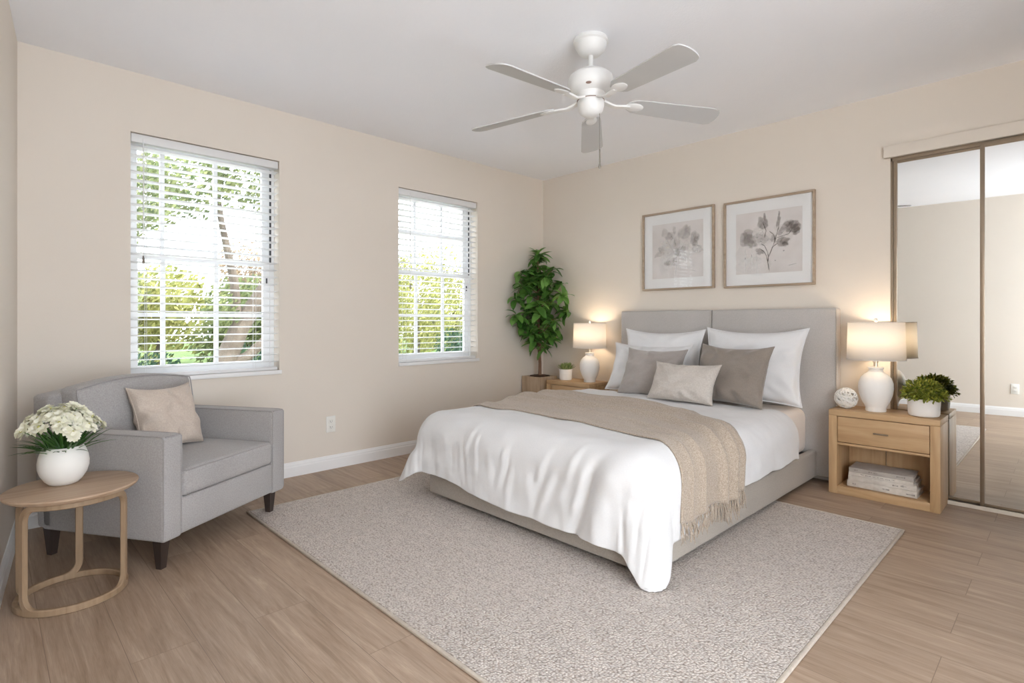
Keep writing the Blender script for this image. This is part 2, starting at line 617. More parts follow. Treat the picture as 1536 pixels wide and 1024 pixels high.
class MB:
    """collects shapes into one mesh"""

    def __init__(s):
        s.bm = bmesh.new()

    def add(s, verts, faces):
        vs = [s.bm.verts.new(v) for v in verts]
        for f in faces:
            try:
                s.bm.faces.new([vs[i] for i in f])
            except ValueError:
                pass
        return vs

    def box(s, x0, x1, y0, y1, z0, z1, bev=0.0, seg=2, M=None):
        b = bmesh.new()
        bmesh.ops.create_cube(b, size=1.0)
        for v in b.verts:
            v.co = Vector(((x0 + x1) / 2 + v.co.x * (x1 - x0), (y0 + y1) / 2 + v.co.y * (y1 - y0), (z0 + z1) / 2 + v.co.z * (z1 - z0)))
        if bev > 0:
            bmesh.ops.bevel(b, geom=b.edges[:] + b.verts[:], offset=bev, segments=seg, affect='EDGES', profile=0.5)
        s.merge(b, M)
        return s

    def merge(s, b, M=None):
        if M is not None:
            bmesh.ops.transform(b, matrix=M, verts=b.verts[:])
        me = bpy.data.meshes.new('tmp')
        b.to_mesh(me)
        s.bm.from_mesh(me)
        bpy.data.meshes.remove(me)
        b.free()

    def lathe(s, prof, seg=32, M=None, cx=0, cy=0):
        b = bmesh.new()
        rings = []
        for (r, z) in prof:
            if r < 1e-5:
                rings.append([b.verts.new((cx, cy, z))])
            else:
                rings.append([b.verts.new((cx + r * math.cos(2 * PI * i / seg), cy + r * math.sin(2 * PI * i / seg), z)) for i in range(seg)])
        for a, c in zip(rings, rings[1:]):
            for i in range(seg):
                j = (i + 1) % seg
                if len(a) == 1 and len(c) == 1:
                    continue
                if len(a) == 1:
                    b.faces.new((a[0], c[i], c[j]))
                elif len(c) == 1:
                    b.faces.new((a[i], a[j], c[0]))
                else:
                    b.faces.new((a[i], a[j], c[j], c[i]))
        bmesh.ops.recalc_face_normals(b, faces=b.faces[:])
        s.merge(b, M)
        return s

    def tube(s, pts, rad, seg=8, closed=False, M=None, up=None):
        """rad: a number, a list, or (half width, half height) for a flat bar"""
        b = bmesh.new()
        P = [Vector(p) for p in pts]
        n = len(P)
        rings = []
        prev = None
        for i in range(n):
            if closed:
                t = (P[(i + 1) % n] - P[i - 1]).normalized()
            else:
                t = (P[min(i + 1, n - 1)] - P[max(i - 1, 0)]).normalized()
            if up is not None:
                u = Vector(up[i]) if isinstance(up, list) else Vector(up)
                a = (u - t * u.dot(t))
                a = a.normalized() if a.length > 1e-6 else t.orthogonal().normalized()
            elif prev is None:
                a = t.orthogonal().normalized()
            else:
                a = prev - t * prev.dot(t)
                a = a.normalized() if a.length > 1e-6 else t.orthogonal().normalized()
            prev = a
            c = t.cross(a)
            if isinstance(rad, tuple):
                hw, hh = rad
                bv = min(hw, hh) * 0.35
                sec = [(hw, hh - bv), (hw - bv, hh), (-hw + bv, hh), (-hw, hh - bv), (-hw, -hh + bv), (-hw + bv, -hh), (hw - bv, -hh), (hw, -hh + bv)]
                rings.append([b.verts.new(P[i] + a * x + c * y) for x, y in sec])
            else:
                r = rad[i] if isinstance(rad, list) else rad
                rings.append([b.verts.new(P[i] + (a * math.cos(2 * PI * k / seg) + c * math.sin(2 * PI * k / seg)) * r) for k in range(seg)])
        m = len(rings[0])
        for i in range(n if closed else n - 1):
            A, B = rings[i], rings[(i + 1) % n]
            for k in range(m):
                b.faces.new((A[k], A[(k + 1) % m], B[(k + 1) % m], B[k]))
        if not closed:
            b.faces.new(rings[0][::-1])
            b.faces.new(rings[-1])
        bmesh.ops.recalc_face_normals(b, faces=b.faces[:])
        s.merge(b, M)
        return s

    def build(s, name, material, parent=None, smooth=True, loc=None, rot=None, angle=35, **tags):
        me = bpy.data.meshes.new(name)
        s.bm.to_mesh(me)
        s.bm.free()
        o = bpy.data.objects.new(name, me)
        COL.objects.link(o)
        me.materials.append(MATS[material] if isinstance(material, str) else material)
        if smooth:
            for p in me.polygons:
                p.use_smooth = True
            try:
                me.set_sharp_from_angle(angle=R(angle))
            except Exception:
                pass
        if parent:
            o.parent = parent
        if loc is not None:
            o.location = loc
        if rot is not None:
            o.rotation_euler = rot
        if tags:
            tag(o, **tags)
        return o


def grid_obj(name, P, material, parent=None, **tags):
    """P: (n, m, 3) array of points"""
    n, m, _ = P.shape
    vs = [tuple(map(float, p)) for p in P.reshape(-1, 3)]
    fs = [(i * m + j, (i + 1) * m + j, (i + 1) * m + j + 1, i * m + j + 1) for i in range(n - 1) for j in range(m - 1)]
    me = bpy.data.meshes.new(name)
    me.from_pydata(vs, [], fs)
    me.update()
    for p in me.polygons:
        p.use_smooth = True
    o = bpy.data.objects.new(name, me)
    COL.objects.link(o)
    me.materials.append(MATS[material])
    if parent:
        o.parent = parent
    if tags:
        tag(o, **tags)
    return o


def copy_tree(o, parent=None):
    c = o.copy()
    COL.objects.link(c)
    if parent is not None:
        c.parent = parent
    for ch in [x for x in bpy.data.objects if x.parent == o and x != c]:
        copy_tree(ch, c)
    return c


# ------------------------------------------------------------------ room shell
H = 2.44
XR_ = 4.85
ANG = math.tan(R(5.5))


def front_y(x):
    return -3.87 - ANG * x


def holed_wall(name, axis, plane_in, plane_out, a0, a1, holes, label):
    """wall slab between two planes with rectangular holes (a0,a1,z0,z1), as one mesh"""
    xs = sorted(set([a0, a1] + [h[0] for h in holes] + [h[1] for h in holes]))
    zs = sorted(set([0.0, H] + [h[2] for h in holes] + [h[3] for h in holes]))
    mb = MB()

    def solid(i, k):
        if i < 0 or k < 0 or i >= len(xs) - 1 or k >= len(zs) - 1:
            return False
        cx = (xs[i] + xs[i + 1]) / 2
        cz = (zs[k] + zs[k + 1]) / 2
        return not any(h[0] < cx < h[1] and h[2] < cz < h[3] for h in holes)

    def P(a, z, d):
        return (d, a, z) if axis == 'x' else (a, d, z)
    for i in range(len(xs) - 1):
        for k in range(len(zs) - 1):
            if not solid(i, k):
                continue
            u0, u1, z0, z1 = xs[i], xs[i + 1], zs[k], zs[k + 1]
            for d in (plane_in, plane_out):
                mb.add([P(u0, z0, d), P(u1, z0, d), P(u1, z1, d), P(u0, z1, d)], [(0, 1, 2, 3)])
            for di, dk, q in ((-1, 0, ((u0, z0), (u0, z1))), (1, 0, ((u1, z0), (u1, z1))), (0, -1, ((u0, z0), (u1, z0))), (0, 1, ((u0, z1), (u1, z1)))):
                if not solid(i + di, k + dk):
                    (ua, za), (ub, zb) = q
                    mb.add([P(ua, za, plane_in), P(ub, zb, plane_in), P(ub, zb, plane_out), P(ua, za, plane_out)], [(0, 1, 2, 3)])
    bmesh.ops.remove_doubles(mb.bm, verts=mb.bm.verts[:], dist=1e-5)
    bmesh.ops.recalc_face_normals(mb.bm, faces=mb.bm.faces[:])
    return mb.build(name, 'wall_paint', smooth=False, label=label, kind='structure')


W1 = (-3.401, -2.582, 0.708, 2.106)
W2 = (-1.666, -0.857, 0.706, 2.094)
holed_wall('wall_left', 'x', 0.0, -0.16, -4.6, 0.2, [W1, W2], 'beige wall with two windows')
CL0, CL1, CLZ = 2.885, 4.55, 2.045
holed_wall('wall_back', 'y', 0.0, 0.12, -0.16, XR_ + 0.1, [(CL0, CL1, 0.0, CLZ)], 'beige wall behind the bed')
holed_wall('wall_right', 'x', XR_, XR_ + 0.12, -4.6, 0.2, [(-4.15, -2.45, 0.0, 2.12)], 'beige wall beside the camera with an opening added for fill light')
mb = MB()
mb.add([(-0.16, front_y(-0.16), 0), (XR_ + .1, front_y(XR_ + .1), 0), (XR_ + .1, front_y(XR_ + .1), H), (-0.16, front_y(-0.16), H),
        (-0.16, front_y(-0.16) - .1, 0), (XR_ + .1, front_y(XR_ + .1) - .1, 0), (XR_ + .1, front_y(XR_ + .1) - .1, H), (-0.16, front_y(-0.16) - .1, H)],
       [(0, 1, 2, 3), (7, 6, 5, 4), (0, 4, 5, 1), (3, 2, 6, 7), (0, 3, 7, 4), (1, 5, 6, 2)])
mb.build('wall_front', 'wall_paint', smooth=False, label='beige wall at the left edge behind the round side table', kind='structure')
MB().box(-0.16, XR_ + .12, -4.6, 0.8, -0.05, 0.0).build('floor', 'oak_planks', smooth=False, label='light oak plank floor', kind='structure')
MB().box(-0.16, XR_ + .12, -4.6, 0.8, H, H + 0.08).build('ceiling', 'ceiling_paint', smooth=False, label='white textured ceiling', kind='structure')


def baseboard(name, p0, p1, nrm, label):
    """profile swept from p0 to p1, nrm points into the room"""
    p0, p1, nrm = Vector(p0), Vector(p1), Vector(nrm)
    prof = [(0, 0), (0.014, 0), (0.014, 0.062), (0.011, 0.070), (0.011, 0.078), (0.006, 0.088), (0.004, 0.094), (0, 0.096)]
    mb = MB()
    n = len(prof)
    vs = [p + nrm * a + Vector((0, 0, z)) for p in (p0, p1) for a, z in prof]
    fs = [(i, (i + 1) % n, n + (i + 1) % n, n + i) for i in range(n)] + [tuple(range(n))[::-1], tuple(range(n, 2 * n))]
    mb.add(vs, fs)
    bmesh.ops.recalc_face_normals(mb.bm, faces=mb.bm.faces[:])
    return mb.build(name, 'trim_white', smooth=False, label=label, kind='structure')


baseboard('baseboard_left', (0, -3.87, 0), (0, 0, 0), (1, 0, 0), 'white baseboard under the windows')
baseboard('baseboard_back', (0, 0, 0), (CL0 - 0.03, 0, 0), (0, -1, 0), 'white baseboard behind the bed')
nf = Vector((math.sin(R(5.5)), math.cos(R(5.5)), 0))
baseboard('baseboard_front', (0, front_y(0), 0), (XR_, front_y(XR_), 0), nf, 'white baseboard at the left edge behind the side table')

# closet recess
mb = MB()
mb.box(CL0 - .02, CL1 + .02, 0.70, 0.72, 0, CLZ)
mb.box(CL0 - .03, CL0, 0.12, 0.72, 0, CLZ)
mb.box(CL1, CL1 + .03, 0.12, 0.72, 0, CLZ)
mb.box(CL0 - .03, CL1 + .03, 0.12, 0.72, CLZ, CLZ + .02)
mb.build('wall_closet', 'wall_paint', smooth=False, label='closet interior behind the mirrored doors', kind='structure')
hd = MB().box(CL0 - 0.03, XR_, -0.032, 0.0, 2.042, 2.112, 0.003).build('trim_1', 'wall_paint', label='painted header board above the mirrored closet doors', kind='structure')
mb = MB()
mb.box(CL0, CL1, -0.034, 0.085, 0.0, 0.012, 0.002)
mb.box(CL0, CL1, -0.0335, -0.028, 0.0, 0.022, 0.002)
mb.build('trim_2', 'track_cream', label='cream floor track under the mirrored closet doors', kind='structure')
mb = MB()
mb.box(CL0, CL0 + 0.012, 0.0, 0.085, 0.012, 2.042, 0.002)
mb.build('trim_3', 'bronze', label='bronze side jamb of the mirrored closet', kind='structure')
MB().box(CL0, CL1, 0.0, 0.085, 2.022, 2.044).build('trim_4', 'bronze', label='bronze top track of the mirrored closet', kind='structure')


def mirror_door(name, x0, x1, y, label):
    root = empty(name, ((x0 + x1) / 2, y, 0.02))
    tag(root, label, 'closet door', kind='structure')
    hw = (x1 - x0) / 2
    MB().box(-hw + .01, hw - .01, -0.003, 0.003, 0.015, 1.99).build('mirror_panel', 'mirror_silver', root, smooth=False)
    mb = MB()
    for sgn in (-1, 1):
        a, b = sorted((sgn * hw, sgn * (hw - 0.020)))
        mb.box(a, b, -0.014, 0.008, 0.0, 2.005, 0.003)
    mb.box(-hw + .02, hw - .02, -0.010, 0.008, 0.0, 0.018, 0.002)
    mb.box(-hw + .02, hw - .02, -0.010, 0.008, 1.988, 2.005, 0.002)
    mb.build('door_frame', 'bronze', root)


mirror_door('door_1', CL0 + 0.013, 3.78, 0.016, 'mirrored sliding closet door directly behind the nightstand')
mirror_door('door_2', 3.305, 4.54, -0.010, 'mirrored sliding closet door at the right edge, overlapping the other')

# unseen glass door added in the right wall as a path for fill light
dr = empty('added_door', (XR_ + 0.06, -3.30, 0))
tag(dr, 'unseen white framed sliding door added to let fill light in', 'glass door', kind='structure')
mb = MB()
for y in (-0.85, -0.03, 0.0, 0.81):
    mb.box(-0.03, 0.03, y, y + 0.04, 0.0, 2.12)
mb.box(-0.03, 0.03, -0.85, 0.85, 2.07, 2.12)
mb.box(-0.03, 0.03, -0.85, 0.85, 0.0, 0.05)
mb.build('door_frame', 'vinyl_white', dr, smooth=False)
MB().box(-0.003, 0.003, -0.82, 0.82, 0.04, 2.08).build('pane', 'window_glass', dr, smooth=False)


# ------------------------------------------------------------------ windows
def window(idx, W, mun_y, mun_z, label):
    y0, y1, z0, z1 = W
    root = empty('window_%d' % idx, (0, (y0 + y1) / 2, z0))
    tag(root, label, 'window', kind='structure')
    cy = (y0 + y1) / 2
    a0, a1 = y0 - cy, y1 - cy
    hgt = z1 - z0
    mr = mun_z[1] - z0
    fx0, fx1 = -0.155, -0.095
    mb = MB()
    mb.box(fx0, fx1, a0, a0 + 0.022, 0, hgt)
    mb.box(fx0, fx1, a1 - 0.026, a1, 0, hgt)
    mb.box(fx0, fx1, a0 + .022, a1 - .026, hgt - 0.03, hgt)
    mb.box(fx0, fx1, a0 + .022, a1 - .026, 0, 0.03)
    mb.build('window_frame', 'vinyl_white', root)
    for nm, zb, zt, xx, mz, sill in (('upper_sash', mr - 0.02, hgt - 0.031, -0.135, mun_z[0] - z0, 0.036), ('lower_sash', 0.031, mr + 0.016, -0.112, mun_z[2] - z0, 0.045)):
        mb = MB()
        h = 0.012
        mb.box(xx - h, xx + h, a0 + 0.0225, a0 + 0.05, zb, zt)
        mb.box(xx - h, xx + h, a1 - 0.070, a1 - 0.0265, zb, zt)
        mb.box(xx - h, xx + h, a0 + 0.05, a1 - 0.070, zb, zb + sill)
        mb.box(xx - h, xx + h, a0 + 0.05, a1 - 0.070, zt - 0.034, zt)
        for m in mun_y:
            mb.box(xx - 0.008, xx + 0.009, m - cy - 0.012, m - cy + 0.012, zb + sill, zt - .034)
        ys_ = [a0 + 0.05] + [v for m in mun_y for v in (m - cy - 0.012, m - cy + 0.012)] + [a1 - 0.070]
        for q in range(0, len(ys_), 2):
            mb.box(xx - 0.008, xx + 0.009, ys_[q], ys_[q + 1], mz - 0.012, mz + 0.012)
        s = mb.build(nm, 'vinyl_white', root, smooth=False)
        MB().box(xx - 0.002, xx + 0.002, a0 + 0.03, a1 - 0.05, zb + 0.02, zt - 0.02).build('pane', 'window_glass', s, smooth=False)
    mb = MB()
    mb.box(-0.0955, -0.0925, a1 - 0.031, a1 - 0.019, mr + 0.01, hgt - 0.05)
    mb.box(-0.100, -0.093, a1 - 0.052, a1 - 0.044, mr - 0.13, mr - 0.085)
    mb.build('weather_strip', 'dark_seal', root, smooth=False, label='dark strip in the side track')
    mb = MB()
    mb.box(-0.095, 0.010, a0 + 0.0005, a1 - 0.0005, -0.001, 0.014, 0.003)
    mb.box(-0.0005, 0.014, a0 - 0.004, a1 + 0.012, -0.012, 0.014, 0.003)
    mb.build('window_sill', 'trim_white', root)
    return root


window(1, W1, (-3.224, -2.934), (1.768, 1.428, 1.082), 'tall gridded window above the armchair')
window(2, W2, (-1.431, -1.158), (1.779, 1.444, 1.093), 'tall gridded window closer to the corner plant')


def blind(W, wand_y, wand_z, label):
    y0, y1, z0, z1 = W
    cy = (y0 + y1) / 2
    root = empty('window_blind', (-0.042, cy, z0 + 0.015))
    tag(root, label, 'blind', 'white slatted window blinds')
    a0, a1 = y0 - cy + 0.004, y1 - cy - 0.004
    hh = z1 - z0 - 0.015
    mb = MB()
    mb.box(-0.022, 0.030, a0, a1, hh - 0.052, hh - 0.004, 0.003)
    mb.build('headrail', 'slat_white', root)
    n = 29
    top = hh - 0.075
    mb = MB()
    ys = np.linspace(a0, a1, 5)
    for k in range(n - 1):
        z = 0.055 + (top - 0.055) * k / (n - 2)
        tilt = 0.003
        sag = 0.0
        pts = []
        for yy in (a0, a1):
            for q in np.linspace(-1, 1, 5):
                pts.append((q * 0.024, yy, z + tilt * q + 0.0022 * (1 - q * q)))
        vs = pts + [(p[0], p[1], p[2] - 0.0024) for p in pts]
        fs = []
        for q in range(4):
            fs.append((q, q + 1, 5 + q + 1, 5 + q))
            fs.append((10 + q, 15 + q, 15 + q + 1, 10 + q + 1))
            fs.append((q, 10 + q, 10 + q + 1, q + 1))
            fs.append((5 + q, 5 + q + 1, 15 + q + 1, 15 + q))
        fs += [(0, 5, 15, 10), (4, 14, 19, 9)]
        mb.add(vs, fs)
    mb.build('slats', 'slat_white', root, smooth=False)
    MB().box(-0.024, 0.024, a0, a1, 0.0, 0.020, 0.004).build('bottom_rail', 'slat_white', root)
    mb = MB()
    for yy in (a0 + 0.075, a1 - 0.14):
        for xx in (-0.0255, 0.0255):
            mb.tube([(xx, yy, 0.01), (xx, yy, hh - 0.05)], 0.0012, 5)
    mb.build('ladder_cord', 'slat_white', root)
    yy = wand_y - cy
    MB().tube([(0.036, yy, hh - 0.03), (0.036, yy, wand_z - z0 + 0.03)], 0.0028, 6).build('tilt_wand', 'vinyl_white', root)
    MB().lathe([(0.0, 0.0), (0.006, 0.003), (0.006, 0.02), (0.0035, 0.045), (0.0, 0.048)], 10).build('tassel', 'chain_metal', root, loc=(0.036, yy, wand_z - z0 - 0.015), label='dark tassel')


blind(W1, -3.34, 1.37, 'white open slat blind in the window above the armchair')
blind(W2, -1.555, 1.30, 'white open slat blind in the window nearer the tall corner plant')


def outlet(loc, rz, label):
    o = empty('wall_outlet', loc, rz)
    tag(o, label, 'outlet')
    MB().box(-0.035, 0.035, -0.006, 0.0, -0.057, 0.057, 0.003).build('cover_plate', 'outlet_plastic', o)
    for z in (-0.02, 0.02):
        s = MB().box(-0.017, 0.017, -0.009, -0.004, z - 0.014, z + 0.014, 0.004).build('socket', 'outlet_plastic', o)
        mb = MB()
        mb.box(-0.008, -0.005, -0.0095, -0.0085, z - 0.004, z + 0.006)
        mb.box(0.005, 0.008, -0.0095, -0.0085, z - 0.003, z + 0.005)
        mb.box(-0.002, 0.002, -0.0095, -0.0085, z - 0.010, z - 0.006)
        mb.build('slot', 'slot_grey', s, smooth=False)


outlet((0.0005, -2.225, 0.317), R(90), 'white wall outlet on the beige wall between the armchair and the bed')
xo = 3.22
outlet((xo, front_y(xo) + 0.0005, 0.30), R(180 - 5.5), 'white wall outlet seen reflected in the mirrored closet door')

# ------------------------------------------------------------------ ceiling fan
FX, FY = 2.0, -1.83
fan = empty('ceiling_fan', (FX, FY, 2.13))
tag(fan, 'white five-blade ceiling fan hanging from the ceiling', 'ceiling fan')
MB().lathe([(0.0, 0.31), (0.082, 0.31), (0.086, 0.303), (0.086, 0.292), (0.078, 0.286), (0.076, 0.272), (0.065, 0.250), (0.048, 0.234), (0.030, 0.228), (0.0, 0.228)], 40).build('canopy', 'fan_white', fan)
MB().lathe([(0.0, 0.23), (0.012, 0.23), (0.012, 0.150), (0.0, 0.150)], 16).build('downrod', 'fan_white', fan)
MB().lathe([(0.0, 0.166), (0.030, 0.165), (0.046, 0.160), (0.050, 0.150), (0.085, 0.140), (0.107, 0.122), (0.113, 0.100), (0.113, 0.078), (0.104, 0.060), (0.088, 0.046), (0.070, 0.040), (0.066, 0.026), (0.0, 0.026)], 48).build('motor_housing', 'fan_white', fan)
MB().lathe([(0.062, 0.030), (0.068, 0.028), (0.068, 0.008), (0.060, 0.004), (0.0, 0.004)], 40).build('flywheel', 'fan_white', fan)
MB().lathe([(0.0, 0.006), (0.064, 0.006), (0.066, -0.002), (0.065, -0.022), (0.060, -0.044), (0.050, -0.060), (0.034, -0.070), (0.016, -0.075), (0.0, -0.076)], 40).build('switch_housing', 'fan_white', fan)
mb = MB()
mb.lathe([(0.0625, 0.0065), (0.0675, 0.0065), (0.0675, 0.0035), (0.0625, 0.0035)], 40)
mb.build('trim_ring', 'badge_brown', fan, label='dark seam ring')
ca = math.atan2(CAM.y - FY, CAM.x - FX)
b = MB()
b.lathe([(0.0, 0.0015), (0.012, 0.001), (0.014, 0.0)], 20, Matrix.Translation((0.101 * math.cos(ca - .1), 0.101 * math.sin(ca - .1), 0.0555)) @ Matrix.Rotation(ca - .1, 4, 'Z') @ Matrix.Rotation(R(125), 4, 'Y') @ Matrix.Diagonal((0.45, 1, 1, 1)))
b.build('badge', 'badge_brown', fan, label='small brown badge')


def blade_outline():
    pts = []
    L0, L1 = 0.19, 0.665
    top = []
    for t in np.linspace(0, 1, 15):
        x = L0 + (L1 - L0) * t
        wd = 0.050 + 0.018 * t
        if t < 0.12:
            wd *= math.sqrt(max(0.0, 1 - ((0.12 - t) / 0.12) ** 2)) * 0.45 + 0.55
        top.append((x, wd))
    top[-1] = (L1 - 0.008, 0.055)
    end = [(L1, 0.042), (L1 + 0.006, 0.02), (L1 + 0.007, 0.0)]
    up = top + end
    return up + [(x, -w_) for x, w_ in reversed(up[:-1])]


BO = blade_outline()
for k in range(5):
    a = R(55 + 72 * k)
    M = Matrix.Rotation(a, 4, 'Z') @ Matrix.Translation((0, 0, 0.006)) @ Matrix.Rotation(R(3.6), 4, 'Y')
    Mb = M @ Matrix.Rotation(R(-13), 4, 'X')
    mb = MB()
    n = len(BO)
    vs = [(x, y, 0.003) for x, y in BO] + [(x, y, -0.003) for x, y in BO]
    vs = [Mb @ Vector(v) for v in vs]
    mb.add(vs, [tuple(range(n)), tuple(range(n, 2 * n))[::-1]] + [(i, n + i, n + (i + 1) % n, (i + 1) % n) for i in range(n)])
    bmesh.ops.recalc_face_normals(mb.bm, faces=mb.bm.faces[:])
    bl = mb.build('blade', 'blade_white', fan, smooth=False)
    mb = MB()
    mb.tube([M @ Vector(p) for p in ((0.055, 0, 0.008), (0.095, 0, -0.006), (0.125, 0, -0.014), (0.16, 0, -0.010), (0.20, 0, -0.007))], (0.016, 0.005), up=tuple((M.to_3x3() @ Vector((0, 1, 0)))))
    prof = [(0.0, -0.010), (0.8, -0.010), (1.0, -0.006), (1.0, -0.003), (0.0, -0.003)]
    mb.lathe(prof, 24, Mb @ Matrix.Translation((0.225, 0, 0)) @ Matrix.Diagonal((0.048, 0.030, 1, 1)))
    mb.build('blade_bracket', 'fan_white', bl)
pa = math.atan2(CAM.y - FY, CAM.x - FX) + R(75)
px_, py_ = 0.045 * math.cos(pa), 0.045 * math.sin(pa)
mb = MB()
mb.tube([(px_, py_, -0.05), (px_, py_, -0.235)], 0.0016, 6)
pc = mb.build('pull_chain', 'chain_metal', fan)
MB().lathe([(0, 0), (0.004, -0.004), (0.003, -0.02), (0.0035, -0.075), (0.007, -0.09), (0.004, -0.10), (0, -0.102)], 10).build('pull_knob', 'chain_metal', pc, loc=(px_, py_, -0.235))

# ------------------------------------------------------------------ rug
RX0, RX1, RY0, RY1 = 0.535, 3.085, -2.965, -0.71
rug = empty('area_rug', (0, 0, 0))
tag(rug, 'beige woven area rug lying under the bed', 'rug')
MB().box(RX0 + .014, RX1 - .014, RY0 + .014, RY1 - .014, 0.0005, 0.011, 0.003).build('rug_field', 'rug_weave', rug, smooth=False)
mb = MB()
for (x0, x1, y0, y1) in ((RX0, RX1, RY0, RY0 + .014), (RX0, RX1, RY1 - .014, RY1), (RX0, RX0 + .014, RY0, RY1), (RX1 - .014, RX1, RY0, RY1)):
    mb.box(x0, x1, y0, y1, 0.0005, 0.012, 0.004)
mb.build('rug_border', 'rug_edge', rug, label='pale bound edge')
RUGZ = 0.0115

# ------------------------------------------------------------------ bed
bed = empty('upholstered_bed', (1.76, -1.05, 0))
tag(bed, 'beige upholstered bed frame with a tall grey two-panel headboard', 'bed')
OB = Vector((1.76, -1.05, 0))


def bbox(mb, x0, x1, y0, y1, z0, z1, bev, seg=3, M=None):
    return mb.box(x0 - OB.x, x1 - OB.x, y0 - OB.y, y1 - OB.y, z0, z1, bev, seg, M)


BX0, BX1, BYF = 1.015, 2.505, -2.10
bbox(MB(), BX0, BX1, BYF, BYF + 0.05, 0.035, 0.205, 0.014).build('foot_rail', 'bed_linen', bed)
bbox(MB(), BX0, BX0 + 0.05, BYF + 0.048, -0.10, 0.035, 0.205, 0.014).build('side_rail', 'bed_linen', bed)
bbox(MB(), BX1 - 0.05, BX1, BYF + 0.048, -0.10, 0.035, 0.205, 0.014).build('side_rail', 'bed_linen', bed)
bbox(MB(), BX0 + .05, BX1 - .05, BYF + .05, -0.10, 0.14, 0.18, 0.0).build('slat_deck', 'leg_dark', bed, smooth=False)
for x0, x1, nm in ((0.985, 1.784, 'headboard_panel'), (1.789, 2.622, 'headboard_panel')):
    bbox(MB(), x0, x1, -0.10, -0.018, 0.035, 1.13, 0.014, 4).build(nm, 'headboard_cloth', bed)
mb = MB()
for xx in (2.6215,):
    mb.tube([(xx - OB.x - .006, -0.099 - OB.y, 0.05), (xx - OB.x - .006, -0.099 - OB.y, 1.118)], 0.004, 6)
mb.build('headboard_piping', 'bed_linen', bed)
for (lx, ly) in ((1.10, -2.02), (2.42, -2.02), (1.10, -0.25), (2.42, -0.25)):
    z0 = RUGZ if ly < RY1 else 0.0
    mb = MB()
    bbox(mb, lx - .03, lx + .03, ly - .03, ly + .03, z0, 0.14, 0.004)
    mb.build('leg', 'leg_dark', bed)
mt = MB().box(1.068, 2.452, -2.045, -0.105, 0.181, 0.480, 0.06, 5).build('mattress', 'sheet_cotton')
tag(mt, 'mattress in a cream sheet, showing beside the headboard under the white pillows', 'mattress')

# duvet surface
DXL, DXR, DYF = 1.03, 2.375, -1.975
DR = 0.15
DZ = 0.506
rnd = random.Random(5)
CREASES = [  # centre along the edge (x), overhang start, overhang end, half width, height, slant
    (1.20, 0.20, 0.34, 0.022, 0.006, 0.15), (1.34, 0.18, 0.36, 0.012, 0.006, 0.10), (1.43, 0.10, 0.26, 0.014, 0.008, -0.25), (1.47, 0.14, 0.30, 0.010, 0.006, 0.10),
    (1.58, 0.24, 0.40, 0.016, 0.007, 0.05), (1.70, 0.16, 0.36, 0.014, 0.010, -0.18), (1.735, 0.26, 0.42, 0.012, 0.007, -0.05),
    (1.86, 0.26, 0.42, 0.016, 0.005, 0.1), (1.96, 0.16, 0.34, 0.013, 0.009, -0.35), (2.02, 0.22, 0.44, 0.015, 0.009, -0.40),
    (2.14, 0.10, 0.30, 0.014, 0.009, -0.30), (2.20, 0.16, 0.40, 0.014, 0.010, -0.22)]


def smooth01(t):
    t = min(1, max(0, t))
    return t * t * (3 - 2 * t)


def duvet_base(U, V):
    ox = U - DXR if U > DXR else (U - DXL if U < DXL else 0.0)
    oy = V - DYF if V < DYF else 0.0
    d = math.hypot(ox, oy)
    if d > 1e-6 and ox != 0.0 and oy != 0.0:
        # the free corner hangs as a rounded lobe: square rest cloth fanned out in polar form
        ca_, cb_, tip = (0.447, 0.483, 0.625) if ox > 0 else (0.40, 0.425, 0.55)
        f = max(abs(ox) / ca_, abs(oy) / cb_)
        ph = math.atan2(abs(oy) / cb_, abs(ox) / ca_)
        edge = ca_ * math.cos(ph) ** 2 + cb_ * math.sin(ph) ** 2
        edge += (tip - edge) * math.sin(2 * ph) ** 2.6
        d = f * edge
        ox, oy = math.copysign(d * math.cos(ph), ox), -d * math.sin(ph)
    bx = min(max(U, DXL), DXR)
    by = max(V, DYF)
    if d < 1e-9:
        return Vector((bx, by, DZ)), 0.0, 0.0
    cx, cy = ox / d, oy / d
    corner = (2 * abs(cx * cy)) ** 2
    al = R(7.0) * abs(cy) ** 2 + R(2.0) * abs(cx) ** 2 * (1 - abs(cy)) + R(11.0) * corner
    if U < DXL:
        al += R(12) * abs(cx)
    rr = DR * (1.0 + 0.15 * corner)
    if d < rr * PI / 2:
        rho, drop = rr * math.sin(d / rr), rr * (1 - math.cos(d / rr))
    else:
        e = d - rr * PI / 2
        aa = al * smooth01(e / 0.12)
        rho, drop = rr + e * math.sin(aa), rr + e * math.cos(aa)
    return Vector((bx + cx * rho, by + cy * rho, DZ - drop)), d, corner


